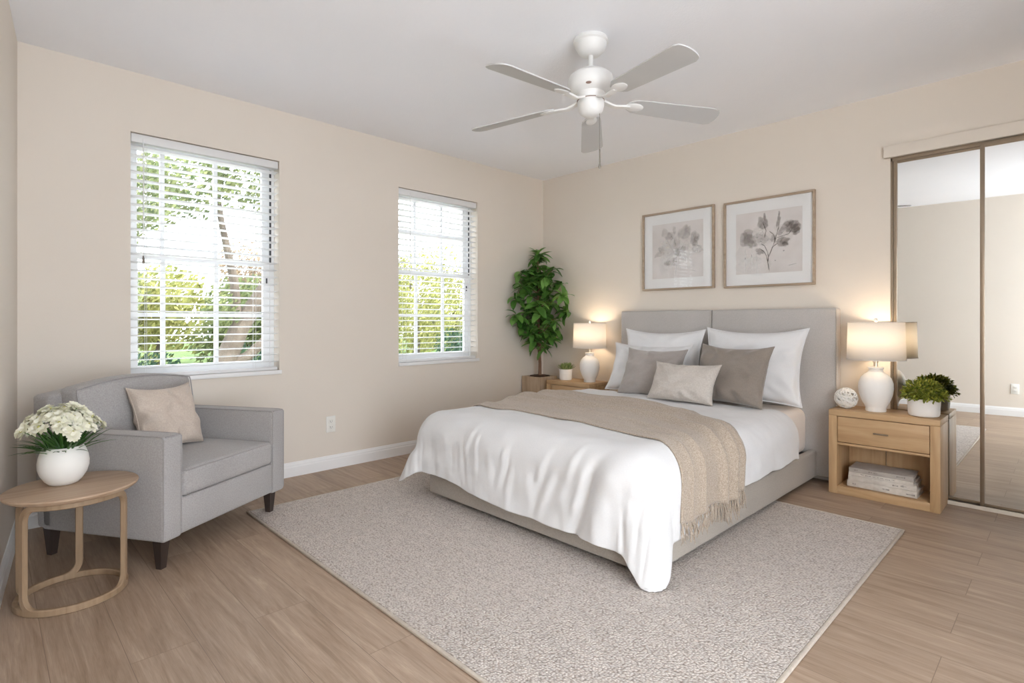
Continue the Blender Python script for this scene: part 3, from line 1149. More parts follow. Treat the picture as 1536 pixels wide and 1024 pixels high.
def duvet_pt(U, V, detail=True):
    p, d, corner = duvet_base(U, V)
    e = 0.004
    pu, _, _ = duvet_base(U + e, V)
    pv, _, _ = duvet_base(U, V + e)
    n = (pu - p).cross(pv - p)
    n = n.normalized() if n.length > 1e-12 else Vector((0, 0, 1))
    if n.z < 0 and d < 0.05:
        n = -n
    h = 0.014 * noise.noise(Vector((U * 2.3, V * 2.3, 1.7))) + 0.007 * noise.noise(Vector((U * 6, V * 6, 4.2)))
    if detail:
        h += 0.0016 * noise.noise(Vector((U * 22, V * 22, 0.3)))
        over = DYF - V
        if over > 0:
            for (c, s0, s1, wd, ht, sl) in CREASES:
                if s0 - .06 < over < s1 + .1:
                    q = (U - (c + sl * (over - s0))) / (wd * (1 + 1.2 * over))
                    if abs(q) < 4:
                        h += 0.72 * ht * (math.exp(-q * q) - 0.5 * math.exp(-(q - 1.9) ** 2)) * smooth01((over - s0 + .05) / .12) * smooth01((s1 + .06 - over) / .12)
        # soft vertical waves low on the drops
        if d > 0.12:
            k = smooth01((d - 0.12) / 0.25)
            h += k * 0.006 * noise.noise(Vector((U * 9, V * 9, 9.1)))
            h += k * (0.0065 * noise.noise(Vector((U * 13 + V * 3, V * 2.5, 5.1))) + 0.003 * noise.noise(Vector((U * 30 + V * 5, V * 5, 8.1))))
    # deep fold where the near corner gathers
    over = DYF - V
    if over > 0.02:
        q = (U - (2.285 - 0.26 * over)) / 0.030
        h -= 0.024 * math.exp(-q * q) * smooth01((over - 0.08) / 0.2)
        q = (U - (2.37 - 0.20 * over)) / 0.060
        h += 0.030 * math.exp(-q * q) * smooth01((over - 0.05) / 0.25)
    p = p + n * h
    if p.z < RUGZ + 0.006:
        q = RUGZ + 0.006 - p.z
        p.z = RUGZ + 0.006 + 0.004 * math.sin(q * 60)
    return p, n


def hem_front(U):
    return 0.425 + 0.048 * smooth01((U - 1.15) / 0.5) + 0.010 * smooth01((U - 2.20) / 0.1) + 0.008 * noise.noise(Vector((U * 7, 3.3, 0)))


def hem_side(V):
    a = smooth01((-1.42 - V) / 0.45)
    return 0.362 + 0.085 * a + 0.008 * noise.noise(Vector((V * 8, 7.7, 0)))


VTOP = -0.50
nu, nv = 190, 200
P = np.zeros((nu, nv, 3))
for i in range(nu):
    for j in range(nv):
        s, t_ = i / (nu - 1), j / (nv - 1)
        # V first, from a mean hem, then U
        U0 = DXL - 0.37 + s * (DXR - DXL + 0.74)
        V = (DYF - hem_front(U0)) + t_ * (VTOP - (DYF - hem_front(U0)))
        hs = hem_side(V)
        U = DXL - (0.36 + 0.03 * smooth01((-1.5 - V) / .4)) + s * (DXR - DXL + 0.36 + 0.03 * smooth01((-1.5 - V) / .4) + hs)
        p, n = duvet_pt(U, V)
        # the upper end of the cover settles on the mattress
        if V > VTOP - 0.06:
            p.z -= 0.010 * smooth01((V - VTOP + 0.06) / 0.06)
        # small scallops along the free edge
        P[i, j] = p
duvet = grid_obj('duvet', P, 'duvet_cotton')
sm = duvet.modifiers.new('thickness', 'SOLIDIFY')
sm.thickness = 0.010
sm.offset = 0
sb = duvet.modifiers.new('smooth', 'SUBSURF')
sb.levels = 1
sb.render_levels = 1
tag(duvet, 'white puffy duvet spread over the bed, its corners hanging to the rug', 'duvet')

# throw blanket
lowx = [0.7, 1.09, 1.75, 2.30, 2.44, 2.80]
lowy = [-1.70, -1.72, -1.745, -1.83, -1.87, -1.95]
upx = [0.7, 1.09, 1.60, 2.10, 2.30, 2.50, 2.80]
upy = [-0.88, -0.86, -0.86, -0.97, -1.13, -1.27, -1.33]
TU0, TU1 = 0.72, 2.375 + 0.375
nu, nv = 150, 90


def pleat(s, U):
    h = 0.0
    for c, wd, ht, dr in ((0.12, 0.04, 0.009, 0.02), (0.34, 0.05, 0.018, -0.05), (0.56, 0.05, 0.030, 0.07), (0.78, 0.055, 0.030, 0.03), (0.94, 0.03, 0.014, 0.0)):
        q = (s - c - dr * (U - 1.7) - 0.012 * math.sin(U * 5 + c * 20)) / wd
        h += ht * (math.exp(-q * q) if q < 0 else math.exp(-q * q * 9))
    return h + 0.003 * noise.noise(Vector((U * 5, s * 6, 2.2)))


def throw_pt(U, s):
    V = float(np.interp(U, lowx, lowy)) * (1 - s) + float(np.interp(U, upx, upy)) * s
    V += 0.008 * math.sin(U * 9 + s * 4) * (1 if s < 0.1 or s > 0.9 else 0.3)
    p, n = duvet_pt(U, V, False)
    hh = 0.011 + pleat(s, U)
    return p + n * hh, n


P = np.zeros((nu, nv, 3))
for i in range(nu):
    for j in range(nv):
        s = j / (nv - 1)
        U = TU0 + (TU1 + 0.012 * math.sin(s * 11) - TU0) * i / (nu - 1)
        P[i, j] = throw_pt(U, s)[0]
tr_ = empty('throw_blanket', (0, 0, 0))
tag(tr_, 'tan knitted throw blanket with a fringed end laid across the foot of the bed', 'blanket')
tb = grid_obj('blanket_body', P, 'throw_knit', tr_)
sm = tb.modifiers.new('thickness', 'SOLIDIFY')
sm.thickness = 0.007
sm.offset = 0
mb = MB()
rnd = random.Random(11)
for k in range(92):
    s = (k + 0.5) / 92
    U = TU1 + 0.012 * math.sin(s * 11)
    p, n = throw_pt(U, s)
    p2, _ = throw_pt(U - 0.01, s)
    dn = (p - p2).normalized()
    L = 0.080 + rnd.uniform(-0.014, 0.014)
    side = rnd.uniform(-0.014, 0.014)
    outw = rnd.uniform(0.0, 0.012)
    pts = []
    for q in np.linspace(0, 1, 6):
        v = p + dn * L * q * 0.8 + Vector((outw * q + 0.003 * math.sin(q * 7 + k), side * q + 0.004 * math.sin(q * 5 + k * 2), -L * 0.2 * q))
        pts.append(v)
    mb.tube(pts, [0.0022, 0.0027, 0.0024, 0.0021, 0.0018, 0.0012], 5)
mb.build('fringe', 'throw_knit', tr_)


# ------------------------------------------------------------------ pillows
def pillow(name, label, cat, material, bl, br, tl, w_, h_, th, seed, group=None, flange=0.0, ear=0.11, wrinkle=1.0, parent=None):
    """bl / br: world points of the two bottom corners, tl: top-left corner; w_, h_ are the cloth's size"""
    bl, br, tl = Vector(bl), Vector(br), Vector(tl)
    ax = (br - bl).normalized()
    az = (tl - bl)
    az = (az - ax * az.dot(ax)).normalized()
    ay = az.cross(ax)
    c = bl + ax * w_ / 2 + az * h_ / 2
    n = 44
    vs = []
    idx = {}
    rn = random.Random(seed)
    off = rn.uniform(0, 50)

    def shape(u, v, side):
        eu, ev = 1 - abs(u) ** 2.2, 1 - abs(v) ** 2.2
        x = w_ / 2 * u * (1 - ear * ev * (abs(u) ** 3))
        z = h_ / 2 * v * (1 - ear * (1.5 if v > 0 else 0.7) * eu * (abs(v) ** 3))
        f = flange
        if f > 0:
            uu, vv = min(1, abs(u) / (1 - f)), min(1, abs(v) / (1 - f))
            eu, ev = 1 - uu ** 2.6, 1 - vv ** 2.6
        t = th / 2 * (max(0, eu) * max(0, ev)) ** 0.42
        t *= 1 - 0.10 * v
        # creases running in from the corners and short puckers along the seams
        cr = 0.0
        a = math.atan2(v * h_, u * w_)
        rad = max(abs(u), abs(v))
        cr += 0.016 * math.sin(a * 9 + off) * (0.4 + abs(noise.noise(Vector((a * 1.5, off, 0)))) * 2) * smooth01((rad - 0.45) / 0.4) * (1 - smooth01((rad - 0.9) / 0.1))
        cr += 0.016 * noise.noise(Vector((u * 2.4 + off, v * 2.4, side))) + 0.006 * noise.noise(Vector((u * 6 + off, v * 6, side * 2)))
        t += cr * wrinkle * (max(0, eu) * max(0, ev)) ** 0.3
        y = -side * max(t, 0.0) - side * 0.0015
        return c + ax * x + az * z + ay * (-y)
    for side in (1, -1):
        for i in range(n + 1):
            for j in range(n + 1):
                u = math.sin((2 * i / n - 1) * PI / 2)
                v = math.sin((2 * j / n - 1) * PI / 2)
                u = 0.55 * u + 0.45 * (2 * i / n - 1)
                v = 0.55 * v + 0.45 * (2 * j / n - 1)
                idx[(side, i, j)] = len(vs)
                vs.append(shape(u, v, side))
    fs = []
    for side in (1, -1):
        for i in range(n):
            for j in range(n):
                q = (idx[(side, i, j)], idx[(side, i + 1, j)], idx[(side, i + 1, j + 1)], idx[(side, i, j + 1)])
                fs.append(q if side == 1 else q[::-1])
    for k in range(n):
        for (a1, a2) in (((k, 0), (k + 1, 0)), ((k, n), (k + 1, n)), ((0, k), (0, k + 1)), ((n, k), (n, k + 1))):
            fs.append((idx[(1,) + a1], idx[(1,) + a2], idx[(-1,) + a2], idx[(-1,) + a1]))
    mb = MB()
    o0 = c.copy()
    mb.add([v - o0 for v in vs], fs)
    bmesh.ops.recalc_face_normals(mb.bm, faces=mb.bm.faces[:])
    o = mb.build(name, material, parent, angle=60)
    o.location = o0
    tag(o, label, cat, group)
    # seam cord round the edge
    pts = []
    for k in range(n):
        pts.append((k, 0))
    for k in range(n):
        pts.append((n, k))
    for k in range(n, 0, -1):
        pts.append((k, n))
    for k in range(n, 0, -1):
        pts.append((0, k))
    seam = MB().tube([(vs[idx[(1,) + q]] + vs[idx[(-1,) + q]]) / 2 - o0 for q in pts], 0.0026, 6, closed=True)
    seam.build('seam_cord', material, o)
    return o


BT = 0.497
pillow('bed_pillow', 'white sleeping pillow against the left headboard panel, highest of the left pair', 'pillow', 'pillow_cotton',
       (1.10, -0.265, BT + 0.02), (1.80, -0.265, BT + 0.02), (1.10, -0.185, BT + .5), 0.69, 0.475, 0.15, 1, 'white sleeping pillows', flange=0.04)
pillow('bed_pillow', 'white sleeping pillow low behind the grey cushion beside the left bedside lamp', 'pillow', 'pillow_cotton',
       (1.06, -0.43, BT + 0.008), (1.74, -0.41, BT + 0.008), (1.105, -0.27, BT + .38), 0.67, 0.40, 0.15, 2, 'white sleeping pillows', flange=0.04)
pillow('bed_pillow', 'large white sleeping pillow against the right headboard panel', 'pillow', 'pillow_cotton',
       (1.80, -0.33, BT + 0.008), (2.49, -0.33, BT + 0.008), (1.80, -0.19, BT + .5), 0.69, 0.515, 0.17, 3, 'white sleeping pillows', flange=0.04)
pillow('throw_cushion', 'square light grey cushion half behind the small oblong one, near the left lamp', 'cushion', 'velvet_grey',
       (1.285, -0.58, BT + 0.012), (1.765, -0.545, BT + 0.012), (1.32, -0.40, BT + .35), 0.475, 0.375, 0.15, 4, 'grey velvet cushions')
pillow('throw_cushion', 'square dark taupe cushion on the bed in front of the large white pillow', 'cushion', 'velvet_taupe',
       (1.83, -0.50, BT + 0.014), (2.345, -0.60, BT + 0.012), (1.83, -0.37, BT + .38), 0.53, 0.40, 0.15, 6, 'grey velvet cushions')
pillow('throw_cushion', 'small oblong pale linen cushion in front of the two grey cushions', 'cushion', 'linen_light',
       (1.625, -0.72, BT + 0.022), (2.10, -0.73, BT + 0.022), (1.625, -0.60, BT + .26), 0.475, 0.275, 0.13, 8)

# ------------------------------------------------------------------ nightstands
NSZ = 0.507


def nightstand(x0, x1, yf, yb, zt, label):
    root = empty('nightstand', ((x0 + x1) / 2, (yf + yb) / 2, 0))
    tag(root, label, 'nightstand', 'oak nightstands beside the bed')
    hw, hd_ = (x1 - x0) / 2, (yb - yf) / 2
    T = 0.045
    MB().box(-hw, hw, -hd_, hd_, zt - 0.035, zt, 0.003).build('nightstand_top', 'oak', root)
    MB().box(-hw + T, hw - T, -hd_ + 0.003, hd_, 0.0, 0.048, 0.002).build('lower_shelf', 'oak', root)
    MB().box(-hw + T, hw - T, -hd_ + 0.006, hd_, 0.298, 0.312, 0.001).build('drawer_rail', 'oak', root)
    MB().box(-hw, -hw + T, -hd_ + 0.0005, hd_, 0.0, zt - 0.035, 0.002).build('side_panel', 'oak_upright', root)
    MB().box(hw - T, hw, -hd_ + 0.0005, hd_, 0.0, zt - 0.035, 0.002).build('side_panel', 'oak_upright', root)
    mb = MB()
    mb.box(-hw + T, -0.03, hd_ - 0.012, hd_ - 0.004, 0.045, 0.30)
    mb.box(-0.026, hw - T, hd_ - 0.012, hd_ - 0.004, 0.045, 0.30)
    mb.box(-hw + T, hw - T, hd_ - 0.012, hd_ - 0.004, 0.31, zt - 0.03)
    mb.build('back_panel', 'oak_upright', root, smooth=False)
    dw = MB().box(-hw + T + 0.003, hw - T - 0.003, -hd_ + 0.004, hd_ - 0.03, 0.316, zt - 0.039, 0.002).build('drawer', 'oak', root)
    mb = MB()
    zc = (0.316 + zt - 0.039) / 2
    mb.tube([(-0.036, -hd_ - 0.012, zc), (0.036, -hd_ - 0.012, zc)], 0.0045, 8)
    for s in (-0.03, 0.03):
        mb.tube([(s, -hd_ + 0.006, zc), (s, -hd_ - 0.012, zc)], 0.003, 6)
    mb.build('handle', 'bronze', dw, label='thin bronze bar handle')
    return root


nightstand(2.622, 3.165, -0.275, -0.002, NSZ, 'oak nightstand with books on its open shelf, in front of the mirrored closet')
nightstand(0.317, 0.806, -0.305, -0.014, NSZ + .005, 'oak nightstand beside the wooden planter, mostly hidden behind the bed')

# books on the open shelf
bk = [(2.715, 0.052, 0.345, 0.036, 'pale book with grey spine marks, bottom of the stack in the nightstand'),
      (2.722, 0.0885, 0.335, 0.030, 'pale book second from the bottom of the nightstand stack'),
      (2.730, 0.119, 0.322, 0.018, 'thin pale book under the top one of the nightstand stack'),
      (2.733, 0.1375, 0.318, 0.026, 'pale grey book lying on top of the nightstand stack')]
fabric('book_cover', (0.50, 0.45, 0.40), (0.66, 0.61, 0.55), 60, 0.1, 0.6)
fabric('book_cover_top', (0.36, 0.32, 0.29), (0.44, 0.40, 0.36), 60, 0.1, 0.6)
mat('ink_grey', (0.20, 0.18, 0.17), 0.8)
rnd = random.Random(3)
for i, (bx, bz, bw, bh, lab) in enumerate(bk):
    rt = empty('book', (bx + bw / 2 - 0.005 * i, -0.150 + 0.004 * i, bz), R((-1.5, 1.5, -1, 2)[i]))
    tag(rt, lab, 'book', 'books stacked in the nightstand')
    hw, hd_ = bw / 2, 0.095
    mb = MB()
    mb.box(-hw, hw, -hd_, hd_, 0, 0.0025, 0.001)
    mb.box(-hw, hw, -hd_, hd_, bh - 0.0025, bh, 0.001)
    mb.box(-hw, hw, -hd_, -hd_ + 0.003, 0.0005, bh - 0.0005, 0.001)
    mb.build('cover', 'book_cover_top' if i == 3 else 'book_cover', rt)
    MB().box(-hw + .004, hw - .004, -hd_ + .0035, hd_ - .004, 0.003, bh - .003).build('pages', 'book_paper', rt, smooth=False)
    mb = MB()
    x = -hw + 0.03
    while x < hw - 0.04:
        ln = rnd.uniform(0.008, 0.04)
        if rnd.random() < 0.6:
            zc = bh / 2 + rnd.uniform(-0.003, 0.003)
            xx = x
            while xx < x + ln:
                hh = rnd.uniform(0.0015, 0.005) * (1.0 if bh > .02 else .6)
                mb.box(xx, xx + rnd.uniform(0.002, 0.005), -hd_ - 0.0004, -hd_ + 0.0005, zc - hh, zc + hh)
                xx += 0.006
        x += ln + 0.012
    mb.build('spine_marks', 'ink_grey', rt, smooth=False)


# ------------------------------------------------------------------ lamps
def make_lamp(label):
    root = empty('table_lamp', (0, 0, 0))
    tag(root, label, 'table lamp', 'white ceramic table lamps beside the bed')
    MB().lathe([(0, 0), (0.052, 0), (0.054, 0.006), (0.052, 0.020), (0.058, 0.034), (0.074, 0.066), (0.086, 0.105), (0.090, 0.140), (0.088, 0.170), (0.077, 0.200),
                (0.058, 0.222), (0.043, 0.232), (0.037, 0.238), (0.036, 0.252), (0.041, 0.256), (0.041, 0.264), (0.020, 0.267), (0, 0.267)], 48).build('lamp_base', 'ceramic_white', root)
    MB().lathe([(0, 0.265), (0.012, 0.265), (0.012, 0.290), (0.016, 0.292), (0.016, 0.345), (0.0, 0.347)], 20).build('neck', 'brass_pale', root)
    b_ = MB().lathe([(0, 0.347), (0.012, 0.349), (0.024, 0.375), (0.030, 0.400), (0.024, 0.422), (0.0, 0.432)], 20).build('bulb', 'lit_bulb', root, label='lit warm bulb')
    mb = MB()
    n = 64
    prof = [(0.150, 0.308), (0.144, 0.532)]
    mb.lathe(prof, n)
    sh = mb.build('lamp_shade', 'shade_cloth', root, label='white drum shade')
    sm = sh.modifiers.new('thickness', 'SOLIDIFY')
    sm.thickness = 0.0015
    for r_, z_ in ((0.1505, 0.309), (0.1445, 0.531)):
        MB().tube([(r_ * math.cos(2 * PI * k / n), r_ * math.sin(2 * PI * k / n), z_) for k in range(n)], 0.0022, 6, closed=True).build('shade_rim', 'shade_cloth', sh)
    mb = MB()
    for k in range(3):
        a = 2 * PI * k / 3 + .4
        mb.tube([(0.0, 0, 0.520), (0.144 * math.cos(a), 0.144 * math.sin(a), 0.524)], 0.0015, 6)
    for s in (-1, 1):
        mb.tube([(0.014 * s, 0, 0.34), (0.042 * s, 0, 0.39), (0.040 * s, 0, 0.45), (0.0, 0, 0.522)], 0.0015, 6)
    mb.build('harp', 'brass_pale', root)
    MB().lathe([(0, 0.520), (0.006, 0.522), (0.005, 0.534), (0.010, 0.538), (0.011, 0.546), (0.007, 0.554), (0, 0.556)], 14).build('finial', 'ceramic_white', root)
    l = bpy.data.lights.new('bulb_light', 'POINT')
    l.energy = 1.7
    l.color = (1.0, 0.78, 0.55)
    l.shadow_soft_size = 0.035
    lo = bpy.data.objects.new('bulb_light', l)
    lo.location = (0, 0, 0.46)
    lo.parent = root
    COL.objects.link(lo)
    return root


lamp = make_lamp('white ceramic table lamp with drum shade on the nightstand beside the mirrored closet')
lamp.location = (2.842, -0.155, NSZ)
lamp2 = copy_tree(lamp)
lamp2.location = (0.700, -0.160, NSZ + .005)
lamp2.scale = (0.97, 0.97, 0.97)
lamp2['label'] = 'white ceramic table lamp with drum shade on the nightstand beside the tall plant'

# woven ball
mb = MB()
rnd = random.Random(4)
for k in range(26):
    ax = Vector((rnd.gauss(0, 1), rnd.gauss(0, 1), rnd.gauss(0, 1))).normalized()
    o1 = ax.orthogonal().normalized()
    o2 = ax.cross(o1)
    off = rnd.uniform(-0.6, 0.6)
    rr = math.sqrt(1 - off * off)
    pts = []
    for q in range(28):
        t_ = 2 * PI * q / 28
        v = (o1 * math.cos(t_) + o2 * math.sin(t_)) * rr + ax * (off + 0.08 * math.sin(3 * t_ + k))
        pts.append(v.normalized() * (0.060 + 0.002 * math.sin(5 * t_ + k)))
    mb.tube(pts, 0.0034, 6, closed=True)
ball = mb.build('decorative_ball', 'ceramic_vase', loc=(2.688, -0.165, NSZ + 0.0635))
tag(ball, 'white openwork decorative ball on the nightstand beside the right lamp', 'ornament')


# ------------------------------------------------------------------ small plants
def leaf_faces(mb, M, L, W_, curl=0.3, fold=0.15, nseg=5):
    """one pointed leaf growing along +x from the origin of M"""
    vs = []
    for i in range(nseg + 1):
        t_ = i / nseg
        w_ = W_ * math.sin(PI * min(1, t_ * 0.92 + 0.06)) ** 0.65 * 0.5
        if i == nseg:
            w_ = 0.0008
        z = -curl * L * t_ * t_
        x = L * t_ * (1 - 0.15 * curl * t_)
        vs += [M @ Vector((x, -w_, z + fold * w_)), M @ Vector((x, 0, z)), M @ Vector((x, w_, z + fold * w_))]
    fs = []
    for i in range(nseg):
        a = i * 3
        fs += [(a, a + 3, a + 4, a + 1), (a + 1, a + 4, a + 5, a + 2)]
    mb.add(vs, fs)


def rotm(az, el, roll=0.0):
    return Matrix.Rotation(az, 4, 'Z') @ Matrix.Rotation(-el, 4, 'Y') @ Matrix.Rotation(roll, 4, 'X')


# boxwood in a white pot on the right nightstand
pr_ = empty('potted_boxwood', (3.075, -0.160, NSZ))
tag(pr_, 'small bushy green plant in a white pot on the right nightstand', 'potted plant')
MB().lathe([(0, 0), (0.062, 0), (0.070, 0.004), (0.074, 0.015), (0.078, 0.095), (0.079, 0.100), (0.074, 0.100), (0.071, 0.090), (0.0, 0.088)], 40).build('pot', 'ceramic_white', pr_)
mb = MB()
rnd = random.Random(7)
for k in range(1300):
    az = rnd.uniform(0, 2 * PI)
    u = rnd.uniform(0.0, 1.0)
    el = math.asin(u * 1.1 - 0.1)
    lump = 1 + 0.10 * math.sin(az * 5 + 1) * math.cos(el * 4) + rnd.uniform(-0.28, 0.05)
    r_ = 0.092 * lump
    p = Vector((r_ * 1.08 * math.cos(el) * math.cos(az), r_ * 1.08 * math.cos(el) * math.sin(az), 0.106 + r_ * 1.0 * math.sin(el)))
    leaf_faces(mb, Matrix.Translation(p) @ rotm(az + rnd.uniform(-.9, .9), el + rnd.uniform(-.6, .8), rnd.uniform(-1, 1)), rnd.uniform(0.016, 0.026), 0.011, 0.2, 0.2, 2)
mb.lathe([(0.0, 0.09), (0.06, 0.095), (0.075, 0.12), (0.05, 0.15), (0.0, 0.16)], 16)
mb.build('foliage', 'leaf_box', pr_)

# succulent on the left nightstand
ps_ = empty('potted_succulent', (0.438, -0.175, NSZ + .005))
tag(ps_, 'small succulent in a white pot on the nightstand next to the tall plant', 'potted plant')
MB().lathe([(0, 0), (0.050, 0), (0.055, 0.003), (0.057, 0.012), (0.060, 0.098), (0.056, 0.098), (0.054, 0.088), (0, 0.086)], 36).build('pot', 'ceramic_white', ps_)
mb = MB()
rnd = random.Random(8)
for (cx_, cy_) in ((0, 0), (0.028, 0.01), (-0.026, 0.012), (0.005, -0.028), (0.012, 0.03), (-0.02, -0.02)):
    for k in range(24):
        el = R(15 + 65 * (k / 24))
        leaf_faces(mb, Matrix.Translation((cx_, cy_, 0.088)) @ rotm(k * 2.4 + cx_ * 50, el), 0.075 * (1 - 0.2 * k / 24) * rnd.uniform(.8, 1.1), 0.014, -0.25, 0.6, 3)
mb.build('foliage', 'leaf_succulent', ps_)

# ------------------------------------------------------------------ tall plant in the corner
tp = empty('potted_tree', (0.135, -0.195, 0))
tag(tp, 'tall leafy green indoor tree in a square wooden planter in the corner', 'potted plant')
mb = MB()
mb.box(-0.118, 0.115, -0.125, -0.111, 0.0, 0.528, 0.002)
mb.box(-0.118, 0.115, 0.101, 0.115, 0.0, 0.528, 0.002)
mb.box(-0.118, -0.104, -0.1105, 0.1005, 0.0, 0.528, 0.002)
mb.box(0.101, 0.115, -0.1105, 0.1005, 0.0, 0.528, 0.002)
mb.box(-0.104, 0.101, -0.111, 0.101, 0.0, 0.02)
mb.build('planter', 'planter_oak', tp)
mb = MB()
mb.lathe([(0, 0.40), (0.09, 0.40), (0.098, 0.515), (0.094, 0.532), (0.06, 0.538), (0, 0.541)], 28)
mb.build('soil', 'soil', tp)
rnd = random.Random(21)
mb = MB()
lf = MB()
wallgap = 0.050
ox_, oy_ = 0.135, -0.195


def stem(pts, r0, r1):
    mb.tube(pts, [r0 + (r1 - r0) * i / (len(pts) - 1) for i in range(len(pts))], 8)


def place_leaf(p, az, el, L, W_, curl):
    # keep leaf tips out of the two walls
    for _ in range(16):
        tip = p + Vector((math.cos(el) * math.cos(az), math.cos(el) * math.sin(az), 0)) * L
        if tip.x + ox_ > wallgap and tip.y + oy_ < -wallgap:
            break
        az = az * 0.6 + (-PI / 4) * 0.4
        L *= 0.95
    leaf_faces(lf, Matrix.Translation(p) @ rotm(az, el, rnd.uniform(-.5, .5)), L, W_, curl, 0.25, 6)


tips = []
main = [Vector((0, 0, 0.53)), Vector((0.004, -0.003, 0.65)), Vector((-0.002, -0.01, 0.78)), Vector((0.006, -0.02, 0.95)), Vector((0.01, -0.03, 1.15)), Vector((0.0, -0.03, 1.35)), Vector((0.005, -0.035, 1.55)), Vector((0.01, -0.035, 1.66))]
stem(main, 0.017, 0.006)
stem([Vector((0.0, 0, 0.69)), Vector((0.035, -0.03, 0.78)), Vector((0.05, -0.045, 0.9))], 0.010, 0.005)
tips.append((main[-1], 1.0))
rnd = random.Random(2)
NB = 23
for k in range(NB):
    f = k / (NB - 1)
    z = 0.86 + 0.70 * f
    prof = 0.09 + 0.19 * math.sin(PI * min(1, (f * 0.95 + 0.03))) ** 0.8
    az = k * 2.4 + 0.3
    base = Vector((0.004, -0.025, z - 0.10))
    d_ = Vector((math.cos(az), math.sin(az), 0)) * prof
    e_ = base + d_ + Vector((0, 0, 0.10 + 0.03 * rnd.random()))
    for _ in range(20):
        if e_.x + ox_ > 0.05 and e_.y + oy_ < -0.05:
            break
        e_ = e_ + Vector((0.012 if e_.x + ox_ <= 0.05 else 0, -0.012 if e_.y + oy_ >= -0.05 else 0, 0))
        e_ += Vector((0.004, -0.004, 0))
    mid = (base + e_) / 2 + Vector((0, 0, -0.015))
    stem([base, mid, e_], 0.005, 0.0025)
    tips.append((e_, 0.6 + 0.4 * math.sin(PI * f)))
    tips.append((mid, 0.45))
mb.build('trunk', 'bark', tp)
for (p, sc_) in tips:
    nl = 11 if sc_ > 0.5 else 7
    a0 = rnd.uniform(0, 6)
    for q in range(nl):
        el = rnd.uniform(-0.5, 0.35) if q < nl - 3 else rnd.uniform(0.3, 1.0)
        place_leaf(p + Vector((0, 0, rnd.uniform(-0.03, 0.02))), a0 + q * 2.4, el, rnd.uniform(0.10, 0.150), rnd.uniform(0.048, 0.068), rnd.uniform(0.2, 0.7))
for z in np.linspace(1.5, 1.68, 8):
    for q in range(3):
        place_leaf(Vector((0.005, -0.035, z)), z * 40 + q * 2.1, 0.25 + (z - 1.5) * 3.5, 0.11, 0.042, 0.35)
for z in (0.80, 0.84, 0.88, 0.92, 0.96):
    for q in range(5):
        place_leaf(Vector((0.01, -0.02, z)), z * 60 + q * 1.25, rnd.uniform(-0.3, 0.5), 0.10, 0.04, 0.4)
lf.build('foliage', 'leaf_ficus', tp)


# ------------------------------------------------------------------ framed pictures
def flat_blobs(name, blobs, parent, y0):
    """watercolour patches painted on the paper; (x, z, rx, rz, rot, rgb, density, seed, ragged)"""
    vs, fs, cols, den = [], [], [], []
    for k, (x, z, rx, rz, rot, c, dn, sd, rag) in enumerate(blobs):
        rings = [(0.0, 1.0), (0.35, 1.0), (0.65, 0.9), (0.85, 0.8), (0.97, 0.55), (1.06, 0.0)]
        n = 28
        y = y0 - 0.00006 * k
        base = len(vs)
        vs.append((x, y, z))
        cols.append(c)
        den.append(dn)
        for fr, al in rings[1:]:
            for i in range(n):
                a = 2 * PI * i / n
                rg = 1 + rag * noise.noise(Vector((math.cos(a) * 1.6 + sd, math.sin(a) * 1.6, sd * 1.3)))
                lx, lz = rx * fr * rg * math.cos(a), rz * fr * rg * math.sin(a)
                vs.append((x + lx * math.cos(rot) - lz * math.sin(rot), y, z + lx * math.sin(rot) + lz * math.cos(rot)))
                cols.append(c)
                den.append(dn * al)
        for i in range(n):
            fs.append((base, base + 1 + i, base + 1 + (i + 1) % n))
        for r_ in range(len(rings) - 2):
            for i in range(n):
                a = base + 1 + r_ * n
                fs.append((a + i, a + (i + 1) % n, a + n + (i + 1) % n, a + n + i))
    me = bpy.data.meshes.new(name)
    me.from_pydata(vs, [], fs)
    ca_ = me.color_attributes.new('pigment', 'FLOAT_COLOR', 'POINT')
    da_ = me.attributes.new('coverage', 'FLOAT', 'POINT')
    ca_, da_ = me.color_attributes['pigment'], me.attributes['coverage']
    for i, c in enumerate(cols):
        ca_.data[i].color = (c[0], c[1], c[2], 1)
        da_.data[i].value = den[i]
    o = bpy.data.objects.new(name, me)
    me.materials.append(MATS['watercolour'])
    o.parent = parent
    COL.objects.link(o)
    return o


def strokes(lines, col, w0=0.003, dn=0.9):
    out = []
    for pts in lines:
        for (a, b_) in zip(pts, pts[1:]):
            L = math.hypot(b_[0] - a[0], b_[1] - a[1])
            out.append(((a[0] + b_[0]) / 2, (a[1] + b_[1]) / 2, L / 2 * 1.08, w0, math.atan2(b_[1] - a[1], b_[0] - a[0]), col, dn, 3.1, 0.2))
    return out


